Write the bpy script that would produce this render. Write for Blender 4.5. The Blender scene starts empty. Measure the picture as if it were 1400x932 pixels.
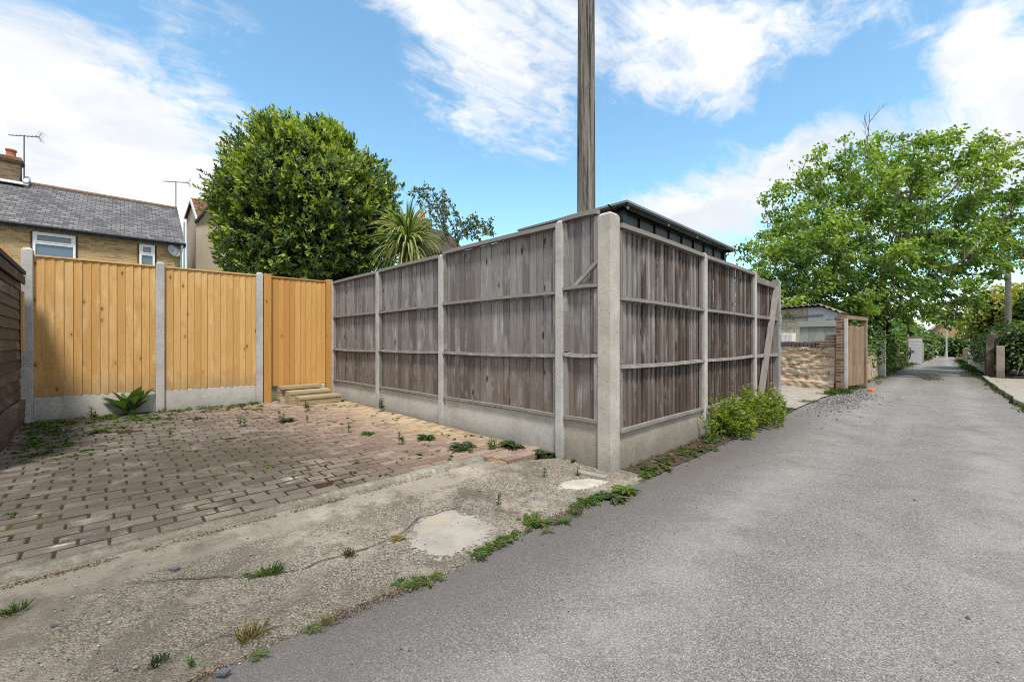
import bpy, math, random
import numpy as np
from mathutils import Vector, Matrix, noise as mnoise
R = math.radians
SC = bpy.context.scene
COL = SC.collection
rnd = random.Random(11)
NR = np.random.default_rng(5)

# ------------------------------------------------------------------ place
CAM_H, FOC, CX, CY = 1.15, 574.0, 700.0, 467.0      # eye height, focal length and centre in photograph pixels
CORNER = (0.849, 3.69)                              # the fence corner on the lane
DU = (0.7155, 0.6986)                               # along the lane
DV = (-0.6986, 0.7155)                              # into the parking bay
def P(u, v, z=0.0):
    return Vector((CORNER[0] + DU[0]*u + DV[0]*v, CORNER[1] + DU[1]*u + DV[1]*v, z))
def uv_of(p):
    x, y = p[0]-CORNER[0], p[1]-CORNER[1]
    return x*DU[0]+y*DU[1], x*DV[0]+y*DV[1]
def at(px, py, z=0.0):
    """the world point at height z that the photograph shows at a pixel"""
    Y = FOC*(CAM_H - z)/(py-CY)
    return Vector(((px-CX)/FOC*Y, Y, z))
def ray(px, Y, py=None):
    """point at depth Y"""
    return Vector(((px-CX)/FOC*Y, Y, CAM_H-(py-CY)/FOC*Y if py is not None else 0))
def lane_z(u):
    return -0.014*max(0.0, u-6.2)
def edge_v(u):                                       # left edge of the asphalt
    return (-0.30 if u < 12 else -0.30-0.0135*(u-12)) + 0.05*mnoise.noise((u*1.3, 3.1, 0)) + 0.025*mnoise.noise((u*5, 1, 0))
def edge_r(u):
    return -3.0 + 0.06*mnoise.noise((u*1.1, 9.1, 0)) - (0.004*max(0, u-14))
def apron_z(u, v):
    e = edge_v(u)
    t = min(1, max(0, (v-e)/(0.9-e)))
    return 0.014 + 0.05*t + 0.006*mnoise.noise((u*1.7, v*1.7, 2))
def pave_z(v):
    return 0.10 + 0.006*max(0, v-0.95)

# ------------------------------------------------------------------ objects
def tag(o, label=None, cat=None, group=None, kind=None):
    if label: o['label'] = label
    if cat: o['category'] = cat
    if group: o['group'] = group
    if kind: o['kind'] = kind
    return o
def empty(name, loc, rz=0.0):
    o = bpy.data.objects.new(name, None); COL.objects.link(o)
    o.location = loc; o.rotation_euler = (0, 0, rz); o.empty_display_size = 0.2
    return o
def thing(name, label, cat, loc, group=None):
    return tag(empty(name, loc), label, cat, group)
def world_loc(o):
    v = Vector((0, 0, 0))
    while o is not None:
        v = v + Vector(o.location); o = o.parent
    return v
def link_mesh(name, me, mats, parent=None, origin=None, bevel=0, smooth=False):
    o = bpy.data.objects.new(name, me); COL.objects.link(o)
    for m in (mats if isinstance(mats, (list, tuple)) else [mats]): me.materials.append(m)
    base = world_loc(parent) if parent is not None else Vector((0, 0, 0))
    org = Vector(origin) if origin is not None else base
    if org.length > 0: me.transform(Matrix.Translation(-org))
    if parent is not None: o.parent = parent
    o.location = org-base
    if smooth: me.polygons.foreach_set('use_smooth', [True]*len(me.polygons))
    if bevel:
        b = o.modifiers.new('bevel', 'BEVEL'); b.width = bevel; b.segments = 2; b.limit_method = 'ANGLE'; b.angle_limit = R(40)
    return o
def copy_tree(o, parent=None):
    c = o.copy(); COL.objects.link(c); c.parent = parent
    for ch in list(o.children): copy_tree(ch, c)
    return c

class MB:
    """mesh builder with board coordinates (across, along, random) kept per vertex"""
    def __init__(s): s.v = []; s.f = []; s.bc = []; s.mi = []
    def add(s, vs, fs, bc=None, mi=0):
        n = len(s.v); s.v += [tuple(p) for p in vs]; s.f += [tuple(i+n for i in f) for f in fs]
        s.bc += bc if bc else [(0, 0, 0)]*len(vs); s.mi += [mi]*len(fs)
    def hexa(s, c8, bc=None, mi=0):
        s.add(c8, [(0,3,2,1),(4,5,6,7),(0,1,5,4),(1,2,6,5),(2,3,7,6),(3,0,4,7)], bc, mi)
    def box(s, c, ax, ay, az, hx, hy, hz, r=None, mi=0, off=None):
        """box centred on c with unit axes and half sizes; board coordinates run along its longest axis"""
        c, ax, ay, az = Vector(c), Vector(ax), Vector(ay), Vector(az)
        r = rnd.random() if r is None else r
        q = [(-1,-1,-1),(1,-1,-1),(1,1,-1),(-1,1,-1),(-1,-1,1),(1,-1,1),(1,1,1),(-1,1,1)]
        h = (hx, hy, hz); L = h.index(max(h)); o = [i for i in (0,1,2) if i != L]
        vs, bc = [], []
        for a in q:
            vs.append(c+ax*(a[0]*hx)+ay*(a[1]*hy)+az*(a[2]*hz))
            d = (a[0]*hx, a[1]*hy, a[2]*hz)
            bc.append((d[o[0]]+d[o[1]], d[L]+r*7, r))
        s.hexa(vs, bc, mi)
    def zbox(s, x0, x1, y0, y1, z0, z1, mi=0, r=None):
        s.box(((x0+x1)/2, (y0+y1)/2, (z0+z1)/2), (1,0,0), (0,1,0), (0,0,1), (x1-x0)/2, (y1-y0)/2, (z1-z0)/2, r, mi)
    def bar(s, a, b, w, h, up=(0,0,1), r=None, mi=0):
        a, b = Vector(a), Vector(b); d = (b-a); L = d.length; d /= L
        sd = d.cross(Vector(up)); sd = sd.normalized() if sd.length > 1e-4 else Vector((1,0,0))
        s.box((a+b)/2, d, sd, sd.cross(d), L/2, w/2, h/2, r, mi)
    def tube(s, pts, rad, n=8, caps=True, mi=0, r=None):
        pts = [Vector(p) for p in pts]; r = rnd.random() if r is None else r
        if not hasattr(rad, '__len__'): rad = [rad]*len(pts)
        prev = None; vs = []; bc = []; fs = []; L = 0
        for i, p in enumerate(pts):
            d = (pts[min(i+1, len(pts)-1)]-pts[max(i-1, 0)])
            d = d.normalized() if d.length > 1e-6 else Vector((0,0,1))
            if prev is None:
                prev = d.cross(Vector((0.13,0.9,0.31))).normalized()
            prev = (prev-d*prev.dot(d)).normalized(); b = d.cross(prev)
            if i: L += (p-pts[i-1]).length
            for k in range(n):
                a = 2*math.pi*k/n
                vs.append(p+(prev*math.cos(a)+b*math.sin(a))*rad[i]); bc.append((a/6.283*rad[i]*6, L, r))
        for i in range(len(pts)-1):
            for k in range(n):
                k2 = (k+1) % n
                fs.append((i*n+k, i*n+k2, (i+1)*n+k2, (i+1)*n+k))
        if caps:
            fs.append(tuple(range(n-1, -1, -1))); fs.append(tuple((len(pts)-1)*n+k for k in range(n)))
        s.add(vs, fs, bc, mi)
    def prism(s, poly, z0, z1, mi=0):
        n = len(poly); vs = [(p[0], p[1], z0) for p in poly]+[(p[0], p[1], z1) for p in poly]
        s.add(vs, [tuple(range(n-1,-1,-1)), tuple(range(n, 2*n))]+[(i, (i+1)%n, n+(i+1)%n, n+i) for i in range(n)], None, mi)
    def sheet(s, nu, nv, fn, mi=0):
        vs = [fn(i/nu, j/nv) for j in range(nv+1) for i in range(nu+1)]
        s.add(vs, [(j*(nu+1)+i, j*(nu+1)+i+1, (j+1)*(nu+1)+i+1, (j+1)*(nu+1)+i) for j in range(nv) for i in range(nu)], None, mi)
    def build(s, name, mats, parent=None, origin=None, bevel=0, smooth=False):
        me = bpy.data.meshes.new(name); me.from_pydata(s.v, [], s.f); me.update()
        a = me.attributes.new('bc', 'FLOAT_VECTOR', 'POINT')
        a.data.foreach_set('vector', np.array(s.bc, dtype=np.float32).ravel())
        if any(s.mi): me.polygons.foreach_set('material_index', s.mi)
        return link_mesh(name, me, mats, parent, origin, bevel, smooth)

def unit(a):
    return a/np.maximum(np.linalg.norm(a, axis=-1, keepdims=True), 1e-9)
class Leaves:
    """many small folded leaves in one mesh; attribute lc = (colour random, along the leaf, age)"""
    def __init__(s): s.V = []; s.C = []
    def add(s, pos, d, n, L, W, age=None, fold=0.25, curl=0.2):
        pos, d, n = np.atleast_2d(pos).astype(float), unit(np.atleast_2d(d).astype(float)), unit(np.atleast_2d(n).astype(float))
        N = len(pos); L = np.broadcast_to(np.asarray(L, float).reshape(-1, 1) if np.ndim(L) else np.full((N,1), L), (N,1)); W = np.broadcast_to(np.asarray(W, float).reshape(-1, 1) if np.ndim(W) else np.full((N,1), W), (N,1))
        sd = unit(np.cross(d, n)); n = np.cross(sd, d)
        vs = np.stack([pos, pos+d*L*.34+sd*W*.5+n*fold*W*.5, pos+d*L*.7+sd*W*.4+n*(fold*W*.4-curl*.45*L), pos+d*L-n*curl*L,
                       pos+d*L*.7-sd*W*.4+n*(fold*W*.4-curl*.45*L), pos+d*L*.34-sd*W*.5+n*fold*W*.5], axis=1)
        r = NR.random(N); ag = np.zeros(N) if age is None else np.broadcast_to(age, (N,))
        c = np.zeros((N, 6, 3)); c[:, :, 0] = r[:, None]; c[:, :, 1] = [0, .34, .7, 1, .7, .34]; c[:, :, 2] = ag[:, None]
        s.V.append(vs.reshape(-1, 3)); s.C.append(c.reshape(-1, 3))
    def build(s, name, mat, parent=None, origin=None):
        V = np.concatenate(s.V).astype(np.float32); C = np.concatenate(s.C).astype(np.float32); N = len(V)//6
        me = bpy.data.meshes.new(name); me.vertices.add(len(V)); me.vertices.foreach_set('co', V.ravel())
        idx = (np.arange(N)[:, None]*6+np.array([0,1,2,3,0,3,4,5])[None, :]).ravel().astype(np.int32)
        me.loops.add(len(idx)); me.loops.foreach_set('vertex_index', idx)
        me.polygons.add(2*N); me.polygons.foreach_set('loop_start', np.arange(2*N, dtype=np.int32)*4)
        me.update(calc_edges=True)
        a = me.attributes.new('lc', 'FLOAT_VECTOR', 'POINT'); a.data.foreach_set('vector', C.ravel())
        return link_mesh(name, me, mat, parent, origin)
def rdir(n):
    return unit(NR.normal(size=(n, 3)))

# ------------------------------------------------------------------ materials
class NT:
    def __init__(s, name):
        s.m = bpy.data.materials.new(name); s.m.use_nodes = True; s.t = s.m.node_tree; s.n = s.t.nodes; s.l = s.t.links
        s.b = s.n['Principled BSDF']; s.b.inputs['Roughness'].default_value = .85; s.b.inputs['Specular IOR Level'].default_value = .3
    def _in(s, sock, v):
        if v is None: return
        if isinstance(v, bpy.types.NodeSocket): s.l.new(v, sock)
        else:
            if sock.type == 'RGBA' and len(v) == 3: v = (*v, 1)
            sock.default_value = v
    def pos(s):
        g = s.n.new('ShaderNodeNewGeometry'); return g.outputs['Position']
    def attr(s, nm):
        a = s.n.new('ShaderNodeAttribute'); a.attribute_name = nm; return a.outputs['Vector']
    def sep(s, v):
        a = s.n.new('ShaderNodeSeparateXYZ'); s.l.new(v, a.inputs[0]); return a.outputs
    def comb(s, x=0, y=0, z=0):
        a = s.n.new('ShaderNodeCombineXYZ')
        for i, q in enumerate((x, y, z)): s._in(a.inputs[i], q)
        return a.outputs[0]
    def vm(s, op, a, b=None, scale=None):
        q = s.n.new('ShaderNodeVectorMath'); q.operation = op; s._in(q.inputs[0], a); s._in(q.inputs[1], b)
        if scale is not None: s._in(q.inputs['Scale'], scale)
        return q.outputs['Value'] if op in ('DOT_PRODUCT', 'LENGTH', 'DISTANCE') else q.outputs[0]
    def ma(s, op, a, b=None, c=None, clamp=False):
        q = s.n.new('ShaderNodeMath'); q.operation = op; q.use_clamp = clamp
        s._in(q.inputs[0], a); s._in(q.inputs[1], b); s._in(q.inputs[2], c); return q.outputs[0]
    def noise(s, v, scale=5, detail=4, rough=.55, dist=0):
        q = s.n.new('ShaderNodeTexNoise'); s._in(q.inputs['Vector'], v); s._in(q.inputs['Scale'], scale); s._in(q.inputs['Detail'], detail)
        s._in(q.inputs['Roughness'], rough); s._in(q.inputs['Distortion'], dist); return q.outputs['Fac']
    def vor(s, v, scale=5, feature='F1', out='Distance', rnd_=1):
        q = s.n.new('ShaderNodeTexVoronoi'); q.feature = feature; s._in(q.inputs['Vector'], v); s._in(q.inputs['Scale'], scale)
        s._in(q.inputs['Randomness'], rnd_); return q.outputs[out]
    def mr(s, v, a, b, c=0, d=1, smooth=True):
        q = s.n.new('ShaderNodeMapRange'); q.interpolation_type = 'SMOOTHSTEP' if smooth else 'LINEAR'
        s._in(q.inputs['Value'], v); q.inputs['From Min'].default_value = a; q.inputs['From Max'].default_value = b
        q.inputs['To Min'].default_value = c; q.inputs['To Max'].default_value = d; return q.outputs[0]
    def mix(s, f, a, b, mode='MIX'):
        q = s.n.new('ShaderNodeMix'); q.data_type = 'RGBA'; q.blend_type = mode
        s._in(q.inputs[0], f); s._in(q.inputs[6], a); s._in(q.inputs[7], b); return q.outputs[2]
    def ramp(s, f, stops):
        q = s.n.new('ShaderNodeValToRGB'); s._in(q.inputs[0], f); e = q.color_ramp.elements
        while len(e) < len(stops): e.new(.5)
        for i, (p, c) in enumerate(stops): e[i].position = p; e[i].color = (*c, 1)
        return q.outputs[0]
    def bump(s, h, strength=.4, dist=.01, prev=None):
        q = s.n.new('ShaderNodeBump'); s._in(q.inputs['Height'], h); q.inputs['Strength'].default_value = strength; q.inputs['Distance'].default_value = dist
        if prev is not None: s.l.new(prev, q.inputs['Normal'])
        return q.outputs[0]
    def out(s, col, rough=None, bump=None, spec=None, metal=None):
        s._in(s.b.inputs['Base Color'], col); s._in(s.b.inputs['Roughness'], rough)
        if bump is not None: s.l.new(bump, s.b.inputs['Normal'])
        if spec is not None: s.b.inputs['Specular IOR Level'].default_value = spec
        if metal is not None: s.b.inputs['Metallic'].default_value = metal
        return s.m
def plain(name, col, rough=.6, metal=0, var=.25, scale=8, spec=.4):
    t = NT(name); p = t.pos(); n = t.noise(p, scale, 5, .65)
    c = t.mix(n, [x*(1-var) for x in col], [x*(1+var) for x in col])
    return t.out(c, rough, t.bump(t.noise(p, scale*8, 3), .15, .004), spec, metal)
def wood(name, base, alt, dark, knot, knots=.14, gsc=1.0, bleach=None, grime=None, splash=None):
    t = NT(name); x, y, r = t.sep(t.attr('bc'))
    kv = t.comb(t.ma('MULTIPLY_ADD', x, 8.5, t.ma('MULTIPLY', r, 53)), t.ma('MULTIPLY', y, 4.2), t.ma('MULTIPLY', r, 91))
    kd = t.vor(kv, 1, 'F1')
    ksz = t.sep(t.vor(kv, 1, 'F1', 'Color'))[0]
    kd = t.ma('ADD', kd, t.ma('MULTIPLY', t.mr(ksz, .18, .62), .5))
    kmask = t.mr(kd, knots*.75, knots*1.55, 1, 0)
    halo = t.mr(kd, knots, knots*4, 1, 0)
    warp = t.ma('MULTIPLY', halo, .06)
    gv = t.comb(t.ma('MULTIPLY_ADD', t.ma('ADD', x, warp), 70*gsc, t.ma('MULTIPLY', r, 37)), t.ma('MULTIPLY', y, 2.2), t.ma('MULTIPLY', r, 19))
    g = t.noise(gv, 1, 4, .65, .6)
    g2 = t.noise(t.comb(t.ma('MULTIPLY_ADD', x, 220, t.ma('MULTIPLY', r, 11)), t.ma('MULTIPLY', y, 5), r), 1, 3, .7)
    big = t.noise(t.comb(t.ma('MULTIPLY', x, 5), t.ma('MULTIPLY', y, 1.7), t.ma('MULTIPLY', r, 77)), 1, 4, .6)
    rr = t.noise(t.comb(t.ma('MULTIPLY', r, 631), .3, .7), 1, 0)
    c = t.mix(t.mr(rr, .36, .64), base, alt)
    c = t.mix(t.ma('MULTIPLY', t.mr(g, .45, .75), .55), c, dark)
    if bleach: c = t.mix(t.ma('MULTIPLY', t.mr(big, .5, .74), .75), c, bleach)
    c = t.mix(t.ma('MULTIPLY', t.mr(g2, .48, .68), .5), c, dark)
    if grime:
        z = t.sep(t.pos())[2]
        gm = t.ma('MULTIPLY', t.mr(t.ma('ADD', z, t.ma('MULTIPLY', t.ma('SUBTRACT', big, .5), 1.8)), 1.55, .35), .8)
        c = t.mix(gm, c, t.mix(t.mr(rr, .3, .7), grime, [q*.62 for q in grime]))
    if splash:
        zz = t.sep(t.pos())[2]; sn = t.noise(t.pos(), 9, 5, .7)
        c = t.mix(t.ma('MULTIPLY', t.mr(t.ma('ADD', zz, t.ma('MULTIPLY', sn, -.55)), .52, .12), .5), c, splash)
    c = t.mix(t.ma('MULTIPLY', halo, .38), c, dark)
    if bleach and grime:
        ring = t.ma('MULTIPLY', t.mr(kd, knots*1.1, knots*1.9), t.mr(kd, knots*4.4, knots*2.4))
        c = t.mix(t.ma('MULTIPLY', ring, t.ma('MULTIPLY', t.mr(g, .40, .62), .34)), c, bleach)
    c = t.mix(t.ma('MULTIPLY', kmask, .85), c, knot)
    h = t.ma('ADD', t.ma('MULTIPLY', g, .6), t.ma('MULTIPLY', g2, .4))
    return t.out(c, .8, t.bump(h, .35, .004), .25)
def concrete(name, col, dirty, spk=.5, dark=(.1,.09,.08), moss=None, sc=1.0):
    t = NT(name); p = t.pos(); z = t.sep(p)[2]
    n1 = t.noise(p, 3.5*sc, 6, .65); n2 = t.noise(p, 22*sc, 4, .7); n3 = t.noise(p, 140, 3, .7)
    c = t.mix(t.mr(n1, .35, .68), col, dirty)
    c = t.mix(t.ma('MULTIPLY', t.mr(n2, .5, .75), .45), c, dirty)
    pit = t.vor(p, 55, 'F1'); pc = t.sep(t.vor(p, 55, 'F1', 'Color'))[0]
    pm = t.ma('MULTIPLY', t.mr(pit, .2, .34, 1, 0), t.ma('GREATER_THAN', pc, .8))
    c = t.mix(t.ma('MULTIPLY', pm, spk), c, dark)
    c = t.mix(t.ma('MULTIPLY', t.mr(n3, .45, .8), .3), c, [q*1.35 for q in col])
    low = t.ma('MULTIPLY', t.mr(t.ma('ADD', z, t.ma('MULTIPLY', t.ma('SUBTRACT', n2, .5), .35)), .34, .02), .6)
    c = t.mix(low, c, [q*.5 for q in dirty] if moss is None else moss)
    h = t.ma('ADD', t.ma('MULTIPLY', n2, .6), t.ma('MULTIPLY', n3, .5)); h = t.ma('SUBTRACT', h, t.ma('MULTIPLY', pm, .6))
    return t.out(c, .9, t.bump(h, .45, .006), .2)
def leaf(name, cols, young=None, trans=.35, rough=.5, gain=1.0):
    """cols: stops over the random value; young: colour blended in by the age attribute"""
    t = NT(name); a = t.sep(t.attr('lc'))
    c = t.ramp(a[0], [(i/max(1, len(cols)-1), [q*gain for q in k]) for i, k in enumerate(cols)])
    if young: c = t.mix(a[2], c, young)
    c = t.mix(t.ma('MULTIPLY', t.noise(t.pos(), 1.1, 2), .35), c, (.02,.035,.012))
    t.out(c, rough, None, .45)
    tr = t.n.new('ShaderNodeBsdfTranslucent'); t._in(tr.inputs[0], t.mix(1, c, (1.25,1.35,.55), 'MULTIPLY'))
    ms = t.n.new('ShaderNodeMixShader'); ms.inputs[0].default_value = trans
    o = t.n['Material Output']; t.l.new(t.b.outputs[0], ms.inputs[1]); t.l.new(tr.outputs[0], ms.inputs[2]); t.l.new(ms.outputs[0], o.inputs[0])
    return t.m
def brickwork(name, cols, mortar, bw=.225, bh=.075, axis=DU, rough=.9, mort=.012, wobble=.014):
    """stock brick in running bond on vertical faces: along = dot(position, axis), height = z"""
    t = NT(name); p = t.pos(); g = t.n.new('ShaderNodeNewGeometry')
    z = t.sep(p)[2]
    s = t.vm('DOT_PRODUCT', p, (axis[0], axis[1], 0)); s2 = t.vm('DOT_PRODUCT', p, (-axis[1], axis[0], 0))
    f = t.ma('GREATER_THAN', t.ma('ABSOLUTE', t.vm('DOT_PRODUCT', g.outputs['True Normal'], (axis[0], axis[1], 0))), .7)
    al = t.ma('ADD', t.ma('MULTIPLY', s, t.ma('SUBTRACT', 1, f)), t.ma('MULTIPLY', s2, f))
    wob = t.ma('MULTIPLY', t.ma('SUBTRACT', t.noise(p, 9, 3), .5), wobble)
    al = t.ma('ADD', al, wob); zz = t.ma('ADD', z, wob)
    q = t.n.new('ShaderNodeTexBrick'); q.offset = .5; t._in(q.inputs['Vector'], t.comb(al, zz, 0))
    q.inputs['Scale'].default_value = 1; q.inputs['Brick Width'].default_value = bw; q.inputs['Row Height'].default_value = bh
    q.inputs['Mortar Size'].default_value = mort; q.inputs['Mortar Smooth'].default_value = .25
    t._in(q.inputs['Color1'], (0,0,0)); t._in(q.inputs['Color2'], (1,1,1)); t._in(q.inputs['Mortar'], (.5,.5,.5)); q.inputs['Bias'].default_value = 0
    v = t.sep(q.outputs['Color'])[0]
    n = t.noise(p, 6, 5, .7)
    c = t.ramp(t.ma('ADD', t.ma('MULTIPLY', v, .75), t.ma('MULTIPLY', n, .25)), [(.1+.8*i/max(1, len(cols)-1), k) for i, k in enumerate(cols)])
    c = t.mix(t.ma('MULTIPLY', t.mr(n, .5, .75), .45), c, [k*.45 for k in cols[0]])
    c = t.mix(q.outputs['Fac'], c, mortar)
    h = t.ma('ADD', t.ma('SUBTRACT', 1, q.outputs['Fac']), t.ma('MULTIPLY', t.noise(p, 60, 3), .5))
    return t.out(c, rough, t.bump(h, .6, .008), .2)
M = {}
M['new_wood'] = wood('new_timber', (.60,.375,.15), (.51,.295,.10), (.39,.20,.06), (.15,.065,.027), .105, 1, (.68,.48,.24), None, (.27,.19,.11))
M['gate_wood'] = wood('gate_timber', (.56,.325,.105), (.45,.23,.065), (.36,.17,.045), (.14,.055,.02), .115)
M['post_wood'] = wood('timber_post', (.46,.24,.07), (.40,.20,.055), (.29,.135,.04), (.10,.04,.015), .08)
M['grey_wood'] = wood('weathered_board', (.275,.262,.258), (.165,.150,.142), (.062,.052,.047), (.022,.018,.016), .13, 1, (.44,.435,.44), (.160,.116,.085))
M['slat_wood'] = wood('weathered_slat', (.27,.25,.24), (.085,.060,.044), (.050,.038,.031), (.02,.016,.014), .12, 1, (.39,.375,.37), (.118,.082,.06))
M['rail_wood'] = wood('weathered_rail', (.26,.243,.228), (.19,.172,.155), (.095,.08,.068), (.05,.04,.03), .08, 1, (.46,.43,.40))
M['shed_wood'] = wood('dark_shed_board', (.115,.085,.068), (.075,.055,.045), (.035,.027,.022), (.02,.015,.012), .08, 1, (.25,.215,.19))
M['step_wood'] = wood('step_timber', (.40,.33,.21), (.33,.265,.165), (.20,.15,.085), (.1,.06,.03), .06)
M['pole_wood'] = wood('pole_timber', (.165,.15,.132), (.14,.127,.11), (.028,.024,.02), (.03,.025,.02), .02, .32, (.33,.31,.28))
def pole_mat():
    t = NT('split_pole_timber'); x, y, r = t.sep(t.attr('bc'))
    n = t.noise(t.comb(t.ma('MULTIPLY', x, 26), t.ma('MULTIPLY', y, .9), 0), 1, 6, .7, .5); n2 = t.noise(t.comb(t.ma('MULTIPLY', x, 90), t.ma('MULTIPLY', y, 3), 3), 1, 4, .7); n3 = t.noise(t.comb(t.ma('MULTIPLY', x, 7), t.ma('MULTIPLY', y, .6), 8), 1, 4, .6)
    c = t.mix(t.mr(n3, .35, .65), (.135,.122,.106), (.20,.185,.165)); c = t.mix(t.ma('MULTIPLY', t.mr(n, .54, .62), .9), c, (.022,.018,.015))
    c = t.mix(t.ma('MULTIPLY', t.mr(n, .44, .36), .6), c, (.36,.345,.315)); c = t.mix(t.ma('MULTIPLY', t.mr(n2, .5, .7), .5), c, (.06,.05,.042))
    return t.out(c, .9, t.bump(t.ma('ADD', n2, t.mr(n, .62, .54)), .7, .015), .2)
M['pole_wood'] = pole_mat()
M['far_wood'] = wood('brown_gate_board', (.27,.185,.12), (.195,.13,.08), (.10,.065,.04), (.06,.04,.02), .10, 1, (.34,.27,.20))
M['pale_wood'] = wood('grey_green_board', (.33,.35,.32), (.27,.29,.27), (.18,.19,.17), (.1,.1,.09), .06)
M['post_con'] = concrete('post_concrete', (.44,.43,.41), (.33,.32,.31), .6)
M['corner_con'] = concrete('corner_post_concrete', (.46,.435,.385), (.35,.328,.285), .6)
M['board_con'] = concrete('gravel_board_concrete', (.47,.455,.42), (.36,.345,.31), .25)
M['warm_con'] = concrete('old_gravel_board', (.34,.305,.255), (.25,.225,.185), .3)
M['kerb_con'] = concrete('kerb_concrete', (.40,.375,.33), (.27,.25,.215), .3, moss=(.22,.205,.17))
M['black'] = plain('black_steel', (.012,.012,.014), .35, 0, .2)
M['canopy'] = plain('canopy_cloth', (.20,.205,.19), .7)
M['galv'] = plain('galvanised_steel', (.36,.38,.42), .45, .5)
M['white'] = plain('white_frame', (.78,.78,.78), .35, 0, .05)
M['soil'] = plain('dark_soil', (.05,.036,.024), .95, 0, .5, 14)
M['debris'] = plain('red_brown_litter', (.125,.06,.032), .95, 0, .6, 40)
# ------------------------------------------------------------------ ground materials
def uvn(t, p):
    q = t.vm('SUBTRACT', p, (CORNER[0], CORNER[1], 0))
    return t.vm('DOT_PRODUCT', q, (DU[0], DU[1], 0)), t.vm('DOT_PRODUCT', q, (DV[0], DV[1], 0))
def asphalt():
    t = NT('asphalt'); p = t.pos(); u, v = uvn(t, p)
    n0 = t.noise(p, .55, 5, .6); n1 = t.noise(p, 2.6, 6, .68); n2 = t.noise(p, 17, 5, .7)
    long_ = t.noise(t.comb(t.ma('MULTIPLY', u, .22), t.ma('MULTIPLY', v, 1.6), 0), 1, 5, .65)
    vc = t.sep(t.vor(p, 240, 'F1', 'Color')); vd = t.vor(p, 240)
    vc2 = t.sep(t.vor(p, 62, 'F1', 'Color')); vd2 = t.vor(p, 62)
    c = t.mix(t.mr(n1, .32, .7), (.142,.134,.129), (.192,.183,.177))
    c = t.mix(t.ma('MULTIPLY', t.mr(long_, .42, .7), .5), c, (.265,.252,.243))
    c = t.mix(t.ma('MULTIPLY', t.mr(n0, .48, .68), .55), c, (.155,.137,.122))
    c = t.mix(t.ma('MULTIPLY', t.mr(n2, .5, .75), .22), c, (.095,.088,.085))
    c = t.mix(t.ma('MULTIPLY', t.mr(vc[0], .05, .5, 1, 0), .7), c, (.066,.061,.06))
    c = t.mix(t.ma('MULTIPLY', t.mr(vc[0], .62, .95), .55), c, (.38,.36,.348))
    lite = t.ma('MULTIPLY', t.ma('GREATER_THAN', vc2[1], .90), t.mr(vd2, .16, .3, 1, 0))
    c = t.mix(t.ma('MULTIPLY', lite, .85), c, t.mix(vc2[2], (.5,.47,.43), (.34,.20,.12)))
    dk = t.ma('MULTIPLY', t.ma('GREATER_THAN', vc2[0], .93), t.mr(vd2, .16, .3, 1, 0))
    c = t.mix(t.ma('MULTIPLY', dk, .8), c, (.03,.03,.034))
    # tarry, mossy strip along the left edge
    ew = t.ma('ADD', v, t.ma('MULTIPLY', t.ma('SUBTRACT', n1, .5), .8))
    c = t.mix(t.ma('MULTIPLY', t.mr(ew, -1.15, -.35), t.mr(u, 6, 2, .3, .72)), c, (.082,.074,.070))
    # shade of the tree crown over the lane, painted as a darker band
    um = t.ma('MULTIPLY', t.mr(u, 13, 17), t.mr(u, 34, 26))
    c = t.mix(t.ma('MULTIPLY', um, t.ma('MULTIPLY', t.mr(n1, .3, .6), .55)), c, (.085,.072,.058))
    # rust coloured spots
    c = t.mix(t.ma('MULTIPLY', t.mr(t.noise(p, 1.9, 3, .7), .70, .78), .6), c, (.22,.12,.065))
    h = t.ma('ADD', t.ma('MULTIPLY', t.ma('SUBTRACT', .6, vd), .8), t.ma('MULTIPLY', n2, .8))
    h = t.ma('ADD', h, t.ma('MULTIPLY', lite, .5))
    # worn wheel tracks, an old trench repair and hairline cracks
    tr = t.ma('ADD', t.mr(t.ma('ABSOLUTE', t.ma('ADD', v, t.ma('ADD', .95, t.ma('MULTIPLY', n0, .3)))), .38, .0), t.mr(t.ma('ABSOLUTE', t.ma('ADD', v, t.ma('ADD', 2.25, t.ma('MULTIPLY', n0, .3)))), .38, .0))
    c = t.mix(t.ma('MULTIPLY', tr, t.mr(n1, .3, .65, .05, .32)), c, (.31,.298,.29))
    cr = t.vor(t.vm('ADD', p, t.comb(t.ma('MULTIPLY', n1, .8), t.ma('MULTIPLY', n2, .12), 0)), .75, 'DISTANCE_TO_EDGE')
    cm = t.ma('MULTIPLY', t.mr(cr, .006, .001), t.mr(n0, .60, .68))
    c = t.mix(t.ma('MULTIPLY', cm, .7), c, (.055,.05,.046)); h = t.ma('SUBTRACT', h, cm)
    c = t.mix(t.ma('MULTIPLY', t.mr(t.noise(p, 1.2, 6, .75, .5), .54, .66), .42), c, (.125,.115,.11))
    return t.out(c, t.mr(n1, .3, .7, .72, .9), t.bump(h, .5, .005, t.bump(n1, .25, .05)), .3)
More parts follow.
